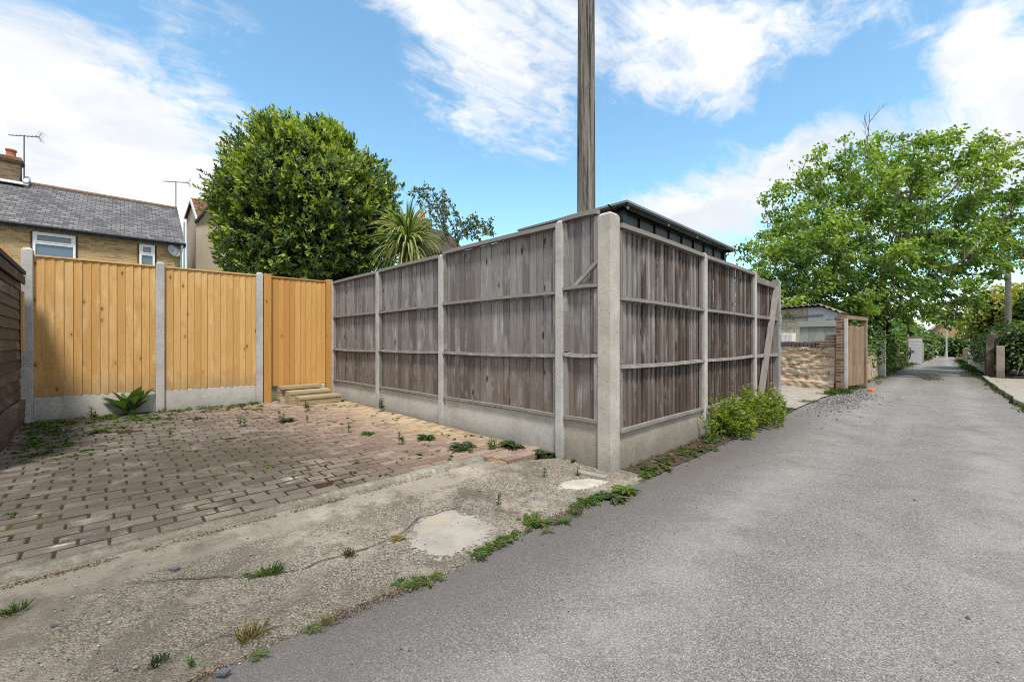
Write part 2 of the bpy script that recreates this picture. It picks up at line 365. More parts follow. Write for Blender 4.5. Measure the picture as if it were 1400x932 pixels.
def aggregate():
    t = NT('exposed_aggregate_concrete'); p = t.pos(); u, v = uvn(t, p)
    n0 = t.noise(p, 1.1, 5, .6); n1 = t.noise(p, 4.5, 6, .68); n2 = t.noise(p, 26, 4, .7)
    wp = t.vm('ADD', p, t.comb(t.ma('MULTIPLY', n2, .02), t.ma('MULTIPLY', n1, .03), 0)); vc = t.sep(t.vor(wp, 150, 'F1', 'Color')); vd = t.vor(wp, 150)
    vc2 = t.sep(t.vor(wp, 72, 'F1', 'Color')); vd2 = t.vor(wp, 72)
    stone = t.ramp(vc[0], [(0, (.04,.034,.028)), (.22, (.13,.11,.088)), (.45, (.25,.22,.18)), (.7, (.36,.325,.272)), (1, (.54,.50,.445))])
    st2 = t.ramp(vc2[1], [(0, (.10,.08,.06)), (.4, (.25,.19,.13)), (.75, (.40,.36,.30)), (1, (.62,.60,.56))])
    c = t.mix(t.ma('MULTIPLY', t.mr(vd2, .24, .36, 1, 0), t.ma('GREATER_THAN', vc2[0], .72)), stone, st2)
    c = t.mix(t.ma('MULTIPLY', t.mr(vd, .34, .52), .55), c, (.15,.13,.10))
    paste = t.mix(n2, (.19,.165,.135), (.34,.305,.255))
    # the smooth trowelled band beside the kerb
    vv = t.ma('ADD', v, t.ma('MULTIPLY', t.ma('SUBTRACT', n1, .5), .22))
    band = t.ma('MULTIPLY', t.mr(vv, .55, .63), t.mr(t.ma('ADD', u, n1), -.1, -.5))
    sm = t.ma('MAXIMUM', t.ma('MULTIPLY', band, .93), t.ma('MULTIPLY', t.mr(t.ma('ADD', n0, t.ma('MULTIPLY', t.ma('SUBTRACT', n1, .5), .5)), .53, .66), .7))
    c = t.mix(sm, c, paste)
    c = t.mix(t.ma('MULTIPLY', t.mr(n1, .46, .64), .62), c, (.115,.10,.078))
    c = t.mix(t.ma('MULTIPLY', t.mr(t.noise(p, 2.7, 6, .75), .50, .62), .55), c, (.40,.36,.30))
    left_dark = t.ma('MULTIPLY', t.mr(t.ma('ADD', u, t.ma('MULTIPLY', t.ma('SUBTRACT', n0, .5), 3)), -1.2, -3.2), .5)
    c = t.mix(left_dark, c, (.082,.072,.057))  # concrete gets darker towards the left of the apron
    c = t.mix(t.ma('MULTIPLY', t.mr(t.noise(p, 2.2, 6, .75), .52, .64), .68), c, (.085,.074,.057))
    h = t.ma('MULTIPLY', t.ma('SUBTRACT', t.ma('ADD', t.ma('MULTIPLY', t.ma('SUBTRACT', .7, vd), 1.0), t.ma('MULTIPLY', t.ma('SUBTRACT', .7, vd2), .5)), 0), t.ma('SUBTRACT', 1, t.ma('MULTIPLY', sm, .85)))
    return t.out(c, .92, t.bump(t.ma('ADD', h, t.ma('MULTIPLY', n2, .6)), .8, .009, t.bump(n1, .4, .04)), .2)
def smooth_patch(name, a, b, stain, worn=False):
    t = NT(name); p = t.pos(); n1 = t.noise(p, 5, 6, .7); n2 = t.noise(p, 40, 4, .7); n3 = t.noise(p, 170, 2)
    c = t.mix(t.mr(n1, .35, .65), a, b); c = t.mix(t.ma('MULTIPLY', t.mr(t.noise(p, 3.1, 2), .5, .65), .6), c, stain)
    c = t.mix(t.ma('MULTIPLY', t.mr(n3, .5, .75), .35), c, [q*.5 for q in a])
    t.out(c, .9, t.bump(t.ma('ADD', n2, n3), .4, .006), .2)
    if worn:
        q = t.sep(t.attr('bc'))[0]
        al = t.mr(t.ma('ADD', q, t.ma('ADD', t.ma('MULTIPLY', t.ma('SUBTRACT', n1, .5), .9), t.ma('MULTIPLY', t.ma('SUBTRACT', n2, .5), .7))), .97, .84)
        t._in(t.b.inputs['Alpha'], al)
    return t.m
def block_mat():
    t = NT('block_paving'); p = t.pos(); u, v = uvn(t, p); x, y, r = t.sep(t.attr('bc'))
    n0 = t.noise(p, .8, 4, .6); n1 = t.noise(p, 4, 6, .7); n2 = t.noise(p, 45, 4, .7); n3 = t.noise(p, 190, 2)
    r2 = t.noise(t.comb(t.ma('MULTIPLY', r, 811), .2, .4), 1, 0)
    red = t.ramp(r2, [(.3, (.215,.145,.112)), (.5, (.265,.185,.145)), (.7, (.32,.24,.19))])
    old = t.ramp(r2, [(.3, (.070,.060,.051)), (.5, (.098,.083,.070)), (.7, (.135,.114,.096))])  # darker block colours, for the left of the bay
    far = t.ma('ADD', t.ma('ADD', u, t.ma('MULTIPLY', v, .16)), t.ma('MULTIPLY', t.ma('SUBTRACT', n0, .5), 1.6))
    c = t.mix(t.mr(far, -2.1, .1), old, red)  # darker block colours towards the left of the bay
    c = t.mix(t.ma('MULTIPLY', t.mr(n1, .5, .72), .5), c, (.31,.265,.215))
    c = t.mix(t.ma('MULTIPLY', t.mr(n2, .48, .72), .5), c, (.10,.08,.062))
    c = t.mix(t.ma('MULTIPLY', t.mr(n3, .5, .8), .4), c, (.37,.33,.28))
    # dark mossy damp in the middle of the bay and pale scuffs near the kerb
    du, dv = t.ma('ADD', u, 2.55), t.ma('SUBTRACT', v, 2.4)
    dd = t.ma('SQRT', t.ma('ADD', t.ma('MULTIPLY', t.ma('MULTIPLY', du, du), .42), t.ma('MULTIPLY', t.ma('MULTIPLY', dv, dv), .5)))
    mm = t.mr(t.ma('ADD', dd, t.ma('MULTIPLY', t.ma('SUBTRACT', n1, .5), 1.6)), 1.0, .2)
    c = t.mix(t.ma('MULTIPLY', mm, .68), c, (.062,.05,.036))
    c = t.mix(t.ma('MULTIPLY', t.mr(t.noise(t.comb(t.ma('MULTIPLY', u, 2), t.ma('MULTIPLY', v, 6), 0), 1, 5, .7), .62, .72), t.mr(v, 2.6, 1.2)), c, (.40,.37,.33))
    # builder's sand swept over the blocks along the weathered fence
    sd = t.ma('ADD', u, t.ma('MULTIPLY', t.ma('SUBTRACT', n1, .5), 1.7))
    sm = t.ma('MULTIPLY', t.mr(sd, -.85, .0), t.ma('MULTIPLY', t.mr(v, 1.2, 2.2), t.mr(n2, .25, .6, .3, .85)))
    c = t.mix(sm, c, (.50,.385,.235))
    h = t.ma('ADD', n2, t.ma('MULTIPLY', n3, .6))
    return t.out(c, .9, t.bump(h, .55, .006), .2)
def joint_mat():
    t = NT('mossy_joint_soil'); p = t.pos(); u, v = uvn(t, p); n = t.noise(p, 3.2, 5, .7); n2 = t.noise(p, 30, 4, .7)
    c = t.mix(t.mr(n2, .4, .7), (.030,.020,.012), (.060,.042,.025))
    c = t.mix(t.ma('MULTIPLY', t.mr(n, .5, .62), .7), c, (.055,.060,.018))
    c = t.mix(t.mr(t.ma('ADD', u, n), -1.4, .3), c, (.25,.185,.115))
    return t.out(c, 1, t.bump(n2, .6, .01), .1)
def ground_mat():
    t = NT('rough_ground'); p = t.pos(); n = t.noise(p, .9, 6, .7); n2 = t.noise(p, 14, 4, .7)
    c = t.mix(t.mr(n, .4, .62), (.11,.085,.055), (.065,.085,.03)); c = t.mix(t.mr(n2, .5, .8), c, (.05,.04,.028))
    return t.out(c, 1, t.bump(n2, .6, .04), .1)

# ------------------------------------------------------------------ ground
def struct(o): return tag(o, kind='structure')
mb = MB()
us = [-120,-60,-25]+[-12+i for i in range(30)]+[20,25,30,40,50,70,100,150,250,400]
vs_ = [-300,-120,-50,-20,-10,-5,-3,-1,0,1,3,6,10,20,50,120,300]
pts = [P(u, v, lane_z(u)-.045) for v in vs_ for u in us]
n = len(us)
mb.add(pts, [(j*n+i, j*n+i+1, (j+1)*n+i+1, (j+1)*n+i) for j in range(len(vs_)-1) for i in range(n-1)])
struct(mb.build('ground', ground_mat(), smooth=True))

def lane_pt(s, w):
    u = -9+ (s**2.2)*150
    a, b = edge_r(u), (edge_v(u)+.16 if u < .3 else edge_v(u))
    v = a+(b-a)*w
    return P(u, v, lane_z(u)+.012*math.sin(math.pi*w)-.004+.006*mnoise.noise((u*.8, v*.8, 5)))
mb = MB(); mb.sheet(420, 16, lane_pt)
struct(mb.build('lane', asphalt(), smooth=True))

# the broken concrete apron between the lane and the parking bay
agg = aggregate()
def apron_pt(s, w):
    u = -9+9.16*s; a = edge_v(u)+.02*mnoise.noise((u*14, 0, 7)); b = .9 if u < -.72 else .9-.5*max(0, (u+.72)/.88)**.7
    if u > -.72: b = max(b, .10)
    v = a+(b-a)*w
    return P(u, v, apron_z(u, v)+.004*mnoise.noise((u*6, v*6, 1)))
mb = MB(); mb.sheet(300, 36, apron_pt)
nv = len(mb.v)                                          # a broken, turned down edge along the asphalt
edge = [Vector(mb.v[i]) for i in range(301)]
mb.add(edge+[e+Vector((DV[0]*-.012, DV[1]*-.012, -.028)) for e in edge], [(i, 301+i, 302+i, i+1) for i in range(300)])
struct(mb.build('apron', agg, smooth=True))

def blob_sheet(name, mat, cu, cv, ru, rv, ang, zf, seed, rough=.24, n=110, lift=.004):
    """an irregular thin skin of mortar or soil lying on the ground"""
    mb = MB(); ca, sa = math.cos(ang), math.sin(ang); rings = [0.0, .4, .7, .9, 1.0]; vs = []
    for q in rings:
        for k in range(n):
            a = 2*math.pi*k/n; w = 1+rough*(mnoise.noise((math.cos(a)*1.3, math.sin(a)*1.3, seed))+.35*mnoise.noise((math.cos(a)*3.5, math.sin(a)*3.5, seed+3))+.22*mnoise.noise((math.cos(a)*11, math.sin(a)*11, seed+3)))
            x, y = math.cos(a)*ru*w*q, math.sin(a)*rv*w*q
            u, v = cu+x*ca-y*sa, cv+x*sa+y*ca
            vs.append(P(u, v, zf(u, v)+(lift if q < .95 else -.003)))
    fs = [(j*n+k, j*n+(k+1)%n, (j+1)*n+(k+1)%n, (j+1)*n+k) for j in range(len(rings)-1) for k in range(n)]
    mb.add(vs, fs, [(q, 0, 0) for q in rings for k in range(n)])
    return mb.build(name, mat, smooth=True)
pa = smooth_patch('grey_mortar', (.25,.232,.205), (.32,.30,.265), (.37,.31,.235), True)
pb = smooth_patch('pale_mortar', (.33,.305,.26), (.47,.44,.385), (.42,.375,.305), True)
def apx(px, py): return uv_of(at(px, py, .035))
u0, v0 = apx(613, 724)
struct(blob_sheet('concrete_patch', pa, u0, v0, .33, .25, .5, apron_z, 3.3))
u0, v0 = apx(796, 660)
struct(blob_sheet('concrete_patch', pb, u0, v0, .25, .105, -.35, apron_z, 8.1))

# kerb
def kerb_mat():
    t = NT('worn_kerb'); p = t.pos(); u, v = uvn(t, p); n1 = t.noise(p, 5, 6, .72); n2 = t.noise(p, 34, 5, .75); n3 = t.noise(p, 150, 3, .7)
    c = t.mix(t.mr(n1, .35, .62), (.36,.335,.285), (.22,.20,.165)); c = t.mix(t.ma('MULTIPLY', t.mr(n2, .46, .66), .7), c, (.12,.105,.08))
    c = t.mix(t.ma('MULTIPLY', t.mr(t.noise(p, 8, 4, .7), .56, .66), .7), c, (.47,.45,.40)); c = t.mix(t.ma('MULTIPLY', t.mr(n3, .5, .75), .4), c, (.09,.08,.065))
    c = t.mix(t.ma('MULTIPLY', t.mr(t.ma('ADD', u, n1), -.6, -2.1), .62), c, (.10,.09,.07))
    return t.out(c, .95, t.bump(t.ma('ADD', n2, t.ma('MULTIPLY', n3, .6)), .8, .012), .15)
KERB = kerb_mat()
mb = MB(); prof = [(-.045,-.045), (-.04,.030), (-.022,.044), (.03,.048), (.05,.044), (.05,-.045)]
N = 420; vs = []
for i in range(N+1):
    u = -9+8.34*i/N; w = .016*mnoise.noise((u*3, 1, 4))+.006*mnoise.noise((u*11, 1, 4)); chip = max(0, mnoise.noise((u*2.1, 6, 2))-.08)*.05+.010*mnoise.noise((u*13, 2, 2))+.006*mnoise.noise((u*37, 2, 2))+.05*max(0, min(1, (-1.7-u)/.9))
    for k, (dv, dz) in enumerate(prof):
        vs.append(P(u, .915+dv+w+(min(chip, .03)*(1 if k == 1 else .45) if k in (1,2) else 0), .055+dz-(min(chip, .035)*.7 if k in (1,2,3) else 0)))
m_ = len(prof)
mb.add(vs, [(i*m_+k, i*m_+k+1, (i+1)*m_+k+1, (i+1)*m_+k) for i in range(N) for k in range(m_-1)]+[tuple(N*m_+k for k in range(m_))])
struct(mb.build('kerb', KERB, smooth=True))

# block paving, every block laid and settled on its own
mb = MB(); mj = MB()
def yellow_v(u): return 5.92-.06*u*0+.03*u*0+(-.06*(u+.1))
row = 0; v = .972
def block(u, v, L, W, z, r):
    tilt = Matrix.Rotation(rnd.gauss(0, .011), 3, 'X') @ Matrix.Rotation(rnd.gauss(0, .008), 3, 'Y') @ Matrix.Rotation(math.atan2(DU[1], DU[0])+rnd.gauss(0, .006), 3, 'Z').to_4x4().to_3x3()
    ax, ay, az = (Matrix.Rotation(math.atan2(DU[1], DU[0])+rnd.gauss(0,.007), 3, 'Z') @ Matrix.Rotation(rnd.gauss(0,.010), 3, 'X') @ Matrix.Rotation(rnd.gauss(0,.008), 3, 'Y')).col
    c = P(u, v, z-.03); ch = .006; hx, hy = L/2, W/2
    vs = []
    for (k, zz) in ((0, -.03), (0, .03-ch), (ch, .03)):
        for sx, sy in ((-1,-1),(1,-1),(1,1),(-1,1)):
            vs.append(c+ax*(sx*(hx-k))+ay*(sy*(hy-k))+az*zz)
    fs = [(0,1,5,4),(1,2,6,5),(2,3,7,6),(3,0,4,7),(4,5,9,8),(5,6,10,9),(6,7,11,10),(7,4,8,11),(8,9,10,11)]
    mb.add(vs, fs, [(0, 0, r)]*12)
while v < 6.02:
    u = -.10-.055-(.1 if row % 2 else 0)+rnd.uniform(-.022, .022)
    while u > -5.6:
        L, W = .196, .0955
        gap = .004+.010*max(0, mnoise.noise((u*1.2, v*1.2, 8))+.1)+abs(rnd.gauss(0, .003))
        dip = .014*mnoise.noise((u*.55, v*.55, 3))+.006*mnoise.noise((u*2, v*2, 6))
        if not (v > 5.86 and u > -3.9 and False):
            block(u-L/2, v+.05, L-gap, W-gap*.8-.001, pave_z(v)+dip+rnd.gauss(0, .0022), rnd.random())
        u -= .2
    v += .1045; row += 1
# the few extra rows that step down beside the corner
for k, (ua, vv) in enumerate(((-.66, .865), (-.62, .762), (-.60, .66))):
    u = ua
    while u < -.16-.03*k:
        block(u+.1, vv+.05, .192, .094, .093+rnd.gauss(0, .002), rnd.random()); u += .2
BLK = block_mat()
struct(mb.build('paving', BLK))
mb = MB(); mb.sheet(140, 130, lambda s, w: P(-5.65+5.52*s, .96+5.25*w, pave_z(.96+5.2*w)-.0050+.003*mnoise.noise((s*9, w*8, 12))+.006*mnoise.noise(((-5.65+5.52*s)*2, (.96+5.25*w)*2, 6))-.002*math.exp(-((-5.65+5.6*s+2.6)**2*.5+(.96+5.25*w-2.6)**2*.45))+.014*mnoise.noise(((-5.65+5.6*s)*.55, (.96+5.2*w)*.55, 3))))
mb.box(P(-.40, .81, .045), Vector((*DU, 0)), Vector((*DV, 0)), (0,0,1), .25, .135, .03)
struct(mb.build('paving_bed', joint_mat(), smooth=True))

# soil strip between the fence and the lane, and the concrete bay beyond the gate
mb = MB(); mb.sheet(110, 6, lambda s, w: P(.10+5.1*s, (edge_v(.10+5.1*s)-.03)+(-.01-(edge_v(.10+5.1*s)-.03))*w, .008+.02*math.sin(3.14*w)+.02*mnoise.noise((s*30, w*3, 1))))
struct(mb.build('soil_strip', M['soil'], smooth=True))
bay = smooth_patch('bay_concrete', (.24,.215,.18), (.33,.30,.26), (.22,.19,.15))
mb = MB(); mb.sheet(40, 20, lambda s, w: P(5.2+5.6*s, edge_v(5.2+5.6*s)-.03+4.2*w, lane_z(5.2+5.6*s)+.02+.035*w+.006*mnoise.noise((s*8, w*8, 3))))
struct(mb.build('driveway', bay, smooth=True))
mb = MB(); mb.sheet(60, 14, lambda s, w: P(5.6+14.2*s, edge_r(5.6+14.2*s)-.22-4.4*w, lane_z(5.6+14.2*s)+.05+.006*mnoise.noise((s*18, w*5, 6))))
struct(mb.build('pavement', smooth_patch('pavement_concrete', (.25,.23,.20), (.33,.305,.27), (.22,.20,.165)), smooth=True))
mb = MB()
u = 8.6
while u < 19.5:
    L = .85; z = lane_z(u+.4)
    a = P(u+.01, edge_r(u)-.12, 0); b = P(u+L-.02, edge_r(u+L)-.12, 0)
    a.z = b.z = z+.03+rnd.gauss(0,.006)
    mb.bar(a, b, .14, .12); u += L
struct(mb.build('kerb', M['kerb_con'], bevel=.008))
# earth bank and verge in front of the far fences
mb = MB(); mb.sheet(90, 8, lambda s, w: P(11.6+80*s, edge_v(11.6+80*s)-.05+1.1*w, lane_z(11.6+80*s)+.10*w**.5+.05*mnoise.noise((s*60, w*4, 1))))
struct(mb.build('verge', M['soil'], smooth=True))
mb = MB(); mb.sheet(80, 8, lambda s, w: P(19.6+75*s, edge_r(19.6+75*s)+.06-1.1*w, lane_z(19.6+75*s)+.10*w**.5+.05*mnoise.noise((s*60, w*4, 8))))
struct(mb.build('verge', M['soil'], smooth=True))

# ------------------------------------------------------------------ sky, sun, camera
SUN_AZ, SUN_EL = R(170), R(62)           # direction the light comes from: azimuth from +Y clockwise
def sky():
    w = bpy.data.worlds.new('World'); SC.world = w; w.use_nodes = True
    t = NT.__new__(NT); t.t = w.node_tree; t.n = t.t.nodes; t.l = t.t.links
    bg = t.n['Background']
    s = t.n.new('ShaderNodeTexSky'); s.sky_type = 'NISHITA'; s.sun_disc = False; s.sun_elevation = SUN_EL; s.sun_rotation = SUN_AZ
    s.air_density = 1.0; s.dust_density = .6; s.ozone_density = 2.0
    d = t.n.new('ShaderNodeTexCoord').outputs['Generated']
    d = t.vm('NORMALIZE', d); x, y, z = t.sep(d)
    zz = t.ma('ADD', t.ma('MAXIMUM', z, 0), .16)
    cp = t.comb(t.ma('DIVIDE', x, zz), t.ma('DIVIDE', y, zz), 0)
    rot = t.vm('ADD', cp, (3.7, 1.2, 0))
    wv = t.noise(rot, 1.3, 5, .6, .4)
    cp2 = t.vm('ADD', rot, t.comb(t.ma('MULTIPLY', wv, .7), t.ma('MULTIPLY', wv, .5), 0))
    ra, rb = t.vm('DOT_PRODUCT', cp2, (.80,.60,0)), t.vm('DOT_PRODUCT', cp2, (-.60,.80,0))
    n1 = t.noise(t.comb(t.ma('MULTIPLY', ra, .8), t.ma('MULTIPLY', rb, 1.35), .4), 1.25, 9, .60, .25)
    n2 = t.noise(t.comb(ra, t.ma('MULTIPLY', rb, 1.5), 2.4), 4.5, 8, .62, .4)
    n3 = t.noise(t.comb(ra, t.ma('MULTIPLY', rb, 1.7), 5.1), 14, 6, .6, .5)
    def D(px, py): return Vector(((px-CX)/FOC, 1, (CY-py)/FOC)).normalized()
    def blob(px, py, rx, ry, ang, wt):
        c = D(px, py); ca, sa = math.cos(R(ang)), math.sin(R(ang))
        e1 = D(px+ca*rx, py-sa*rx)-c; e2 = D(px+sa*ry, py+ca*ry)-c
        e1 -= c*e1.dot(c); e2 -= c*e2.dot(c)
        a = t.vm('DOT_PRODUCT', d, tuple(e1/e1.length_squared)); b = t.vm('DOT_PRODUCT', d, tuple(e2/e2.length_squared))
        q = t.ma('ADD', t.ma('MULTIPLY', a, a), t.ma('MULTIPLY', b, b))
        f = t.ma('GREATER_THAN', t.vm('DOT_PRODUCT', d, tuple(c)), .2)
        return t.ma('MULTIPLY', t.ma('EXPONENT', t.ma('MULTIPLY', q, -1)), t.ma('MULTIPLY', f, wt))
    acc = None
    for b in CLOUDS:
        q = blob(*b); acc = q if acc is None else t.ma('ADD', acc, q)
    back = t.ma('ADD', t.mr(y, .35, -.15, 0, .75), t.mr(z, .62, .82, 0, .55))  # unseen cloud cover added overhead and behind the camera to whiten ambient light
    acc = t.ma('ADD', acc, back)
    low = t.mr(z, .16, .0, 0, .35)
    acc = t.ma('ADD', acc, low)
    m = t.ma('ADD', acc, t.ma('ADD', t.ma('ADD', t.ma('MULTIPLY', t.ma('SUBTRACT', n1, .48), 2.3), t.ma('MULTIPLY', t.ma('SUBTRACT', n3, .5), .8)), t.ma('MULTIPLY', t.ma('SUBTRACT', n2, .5), 1.9)))
    cov = t.ma('POWER', t.mr(m, -.06, .98), .95)
    shade = t.mr(t.noise(t.vm('ADD', cp2, (.15, -.25, 1.3)), 1.6, 6, .6), .36, .68)
    cc = t.mix(shade, CLOUD_A, CLOUD_B)
    blue = t.mix(1, s.outputs['Color'], SKY_TINT, 'MULTIPLY')
    col = t.mix(cov, blue, cc)
    t.l.new(col, bg.inputs['Color']); bg.inputs['Strength'].default_value = SKY_STR
CLOUDS = [(60,150,190,120,-20,1.1), (150,230,200,95,-25,.8), (330,260,190,75,0,.7), (300,130,110,26,-42,.5), (240,30,60,20,-50,.25),
          (620,60,90,100,-40,.6), (700,140,95,75,-40,.62), (560,10,80,30,0,.5), (450,100,90,75,0,-.75), (640,260,130,60,-20,-.8), (760,80,80,90,0,.25), (835,60,26,110,0,-.25),
          (940,60,120,80,-20,.85), (985,120,70,60,0,.35), (880,215,90,40,15,-.8), (1000,265,190,60,18,.8), (1110,205,120,30,28,.55), (870,300,100,40,0,.45),
          (1080,150,75,26,25,-.6), (1195,110,75,60,40,-.65), (1180,30,80,22,30,.3), (1370,110,85,85,30,1.0), (1330,40,50,24,35,.5), (1400,210,120,60,0,.6), (1250,250,150,60,0,.3)]
SKY_STR = .10; SKY_TINT = (1.02,1.27,1.17); CLOUD_A = (3.55,3.72,3.98); CLOUD_B = (4.95,4.9,4.85)
sky()
sun = bpy.data.lights.new('sun', 'SUN'); sun.energy = 2.0; sun.angle = R(10); sun.color = (1, .955, .88)
so = bpy.data.objects.new('sun', sun); COL.objects.link(so)
to_sun = Vector((math.sin(SUN_AZ)*math.cos(SUN_EL), math.cos(SUN_AZ)*math.cos(SUN_EL), math.sin(SUN_EL)))
so.rotation_euler = (-to_sun).to_track_quat('-Z', 'Y').to_euler(); so.location = (0, 0, 30)
cam = bpy.data.cameras.new('camera'); cam.sensor_width = 36; cam.lens = 36*FOC/1400; cam.clip_end = 2000; cam.clip_start = .05
cam.shift_y = (CY-466)/1400*0.999
co = bpy.data.objects.new('camera', cam); COL.objects.link(co); co.location = (0, 0, CAM_H); co.rotation_euler = (R(90), 0, 0); SC.camera = co
SC.view_settings.view_transform = 'Standard'; SC.view_settings.look = 'None'; SC.view_settings.gamma = 1; SC.view_settings.exposure = 1.27
SC.render.engine = 'CYCLES'; SC.cycles.pixel_filter_type = 'BLACKMAN_HARRIS'; SC.cycles.filter_width = 1.05; SC.cycles.max_bounces = 6; SC.cycles.use_denoising = False
# ------------------------------------------------------------------ fences
UP = Vector((0, 0, 1))
def px_on(A, B, px):
    """the point of the ground line A-B that the photograph shows in column px"""
    k = (px-CX)/FOC; t = (k*A[1]-A[0])/((B[0]-A[0])-k*(B[1]-A[1]))
    return Vector((A[0]+(B[0]-A[0])*t, A[1]+(B[1]-A[1])*t, 0))
def post(parent, c, d, n, z0, z1, w=.10, dep=.10, mat='post_con', name='post', round_=.012):
    mb = MB(); c = Vector((c[0], c[1], 0)); h = (z1-z0)
    mb.box(c+UP*(z0+h/2-.015), d, n, UP, w/2, dep/2, h/2-.015)
    # bevelled top of the cast post
    q = []
    for k, zz in ((0, z1-.03), (.022, z1)):
        for sx, sy in ((-1,-1),(1,-1),(1,1),(-1,1)):
            q.append(c+d*(sx*(w/2-k))+n*(sy*(dep/2-k))+UP*zz)
    mb.add(q, [(0,1,5,4),(1,2,6,5),(2,3,7,6),(3,0,4,7),(4,5,6,7)])
    return mb.build(name, M[mat], parent, origin=c+UP*z0, bevel=.007)
def boards(mb, A, d, n, W, zb, zt, pitch, thin, thick, front, jit=.004, flip=False, zj=.006, gapmax=0, lap=.012):
    k = max(1, round(W/pitch)); p = W/k
    for i in range(k):
        a0, a1 = i*p, (i+1)*p+lap
        if i == k-1: a1 = i*p+p-.002
        if gapmax: a0 += rnd.uniform(0, gapmax)
        r = rnd.random(); j = rnd.uniform(-jit, jit); lean = rnd.gauss(0, .0025); zt_ = zt+rnd.uniform(-zj, zj); zb_ = zb+rnd.uniform(-zj, zj)
        f0, f1 = (thin, thick) if not flip else (thick, thin)
        vs = []; bc = []
        for zz, s in ((zb_, 0), (zt_, lean)):
            for a, f in ((a0, front-.012+j), (a1, front-.012+j+.0), (a1, front+f1+j), (a0, front+f0+j)):
                vs.append(A+d*(a+s)+n*f+UP*zz); bc.append((a-a0+(f-front)*.6, zz+r*9, r))
        mb.hexa(vs, bc)
def panel(fence, A, B, n, zb, zt, kind, rails=True, name='panel', railz=None):
    """one close board panel between two posts; A, B are the inner faces of the posts"""
    A, B = Vector((A[0], A[1], 0)), Vector((B[0], B[1], 0)); W = (B-A).length; d = (B-A)/W
    mb = MB()
    if kind == 'new':  boards(mb, A, d, n, W, zb, zt, .086, .003, .016, .0, .0025)
    if kind == 'back':
        boards(mb, A, d, n, W, zb, zt, .098, .0, .004, -.010, .003, zj=.003, lap=-.0035)
        boards(mb, A+d*.05, d, n, W-.06, zb+.01, zt-.01, .098, .0, .0, -.030, .001)
    if kind == 'slat': boards(mb, A, d, n, W, zb, zt, .092, -.010, .012, -.012, .004, flip=True)
    o = mb.build(name, M[{'new': 'new_wood', 'back': 'grey_wood', 'slat': 'slat_wood'}[kind]], fence, origin=A+d*(W/2)+UP*zb)
    if not rails: return o
    if kind == 'new':
        mb = MB(); mb.box(A+d*(W/2)+UP*(zt+.012), d, n, UP, W/2-.004, .028, .011)
        mb.build('capping', M['new_wood'], o, bevel=.003); return o
    H = zt-zb
    for k, (f, h, dep) in enumerate(((1, .040, .062), (.655, .032, .046), (.327, .032, .046), (.0, .028, .04))):
        z = zb+H*f+(h/2-.006 if f == 1 else (.017 if f == 0 else 0))
        mb = MB(); a = rnd.uniform(-.006, .006); b = rnd.uniform(-.006, .006); seg = 5
        off = .0 if f < 1 else -.012
        for s in range(seg):                      # slightly bowed rail
            q0, q1 = s/seg, (s+1)/seg
            bow = lambda q: .010*math.sin(3.14*q)*(rsign)
            rsign = (-1 if k == 2 else .6)
            p0 = A+d*(W*q0+.002*(s == 0))+n*(dep/2+off)+UP*(z+a+(b-a)*q0+bow(q0)); p1 = A+d*(W*q1)+n*(dep/2+off)+UP*(z+a+(b-a)*q1+bow(q1))
            mb.bar(p0, p1, dep, h, r=.31+.13*k)
        mb.build('rail', M['rail_wood'], o, bevel=.0)
    for s in (0, 1):
        mb = MB(); c = (A+d*.021) if s == 0 else (B-d*.021)
        for zz0, zz1 in ((.0, .327), (.327, .655), (.655, 1)):
            mb.box(c+n*.012+UP*(zb+H*(zz0+zz1)/2), d, n, UP, .019, .015, H*(zz1-zz0)/2-.024)
        mb.build('batten', M['rail_wood'], o)
    return o
def gravel_board(fence, A, B, n, z0, z1, mat='board_con'):
    A, B = Vector((A[0], A[1], 0)), Vector((B[0], B[1], 0)); d = (B-A).normalized()
    mb = MB(); mb.box((A+B)/2+UP*((z0+z1)/2), d, n, UP, (B-A).length/2, .022, (z1-z0)/2)
    return mb.build('gravel_board', M[mat], fence, origin=(A+B)/2+UP*z0, bevel=.006)

# weathered fence along the bay
LA, LB = P(-.035, .06), Vector((-3.315, 7.79, 0)); LD = (LB-LA).normalized(); LN = Vector((-LD.y, LD.x, 0))
if LN.dot(Vector((-1,-1,0))) < 0: LN = -LN
fence = thing('board_fence', 'weathered grey close board fence with flat boards and three rails beside the block paving', 'fence', LA+UP*.1, 'board fences round the parking bay')
tops = {768: 2.305, 606: 2.26, 519: 2.245, 457: 2.25}
cs = {}
for px in (768, 606, 519, 457):
    cs[px] = px_on(LA, LB, px); post(fence, cs[px], LD, LN, .02, tops[px], .085, .10)
seq = [(LA+LD*.013, cs[768]-LD*.042, 2.285, 2.255), (cs[768]+LD*.042, cs[606]-LD*.042, 2.25, 2.25), (cs[606]+LD*.042, cs[519]-LD*.042, 2.225, 2.225), (cs[519]+LD*.042, cs[457]-LD*.042, 2.215, 2.2)]
for i, (a, b, zt, _) in enumerate(seq):
    o = panel(fence, b, a, LN, .425, zt, 'back')
    gravel_board(fence, a-LN*.012, b-LN*.012, LN, .03, .425, 'warm_con' if i == 0 else 'board_con')
    if i == 0:                                    # loose batten leaning on the narrow panel
        mb = MB(); m_ = (a+b)/2
        mb.bar(m_-LD*-.06+LN*.03+UP*1.66, m_-LD*.19+LN*.03+UP*1.86, .018, .035)
        mb.build('strut', M['rail_wood'], o)

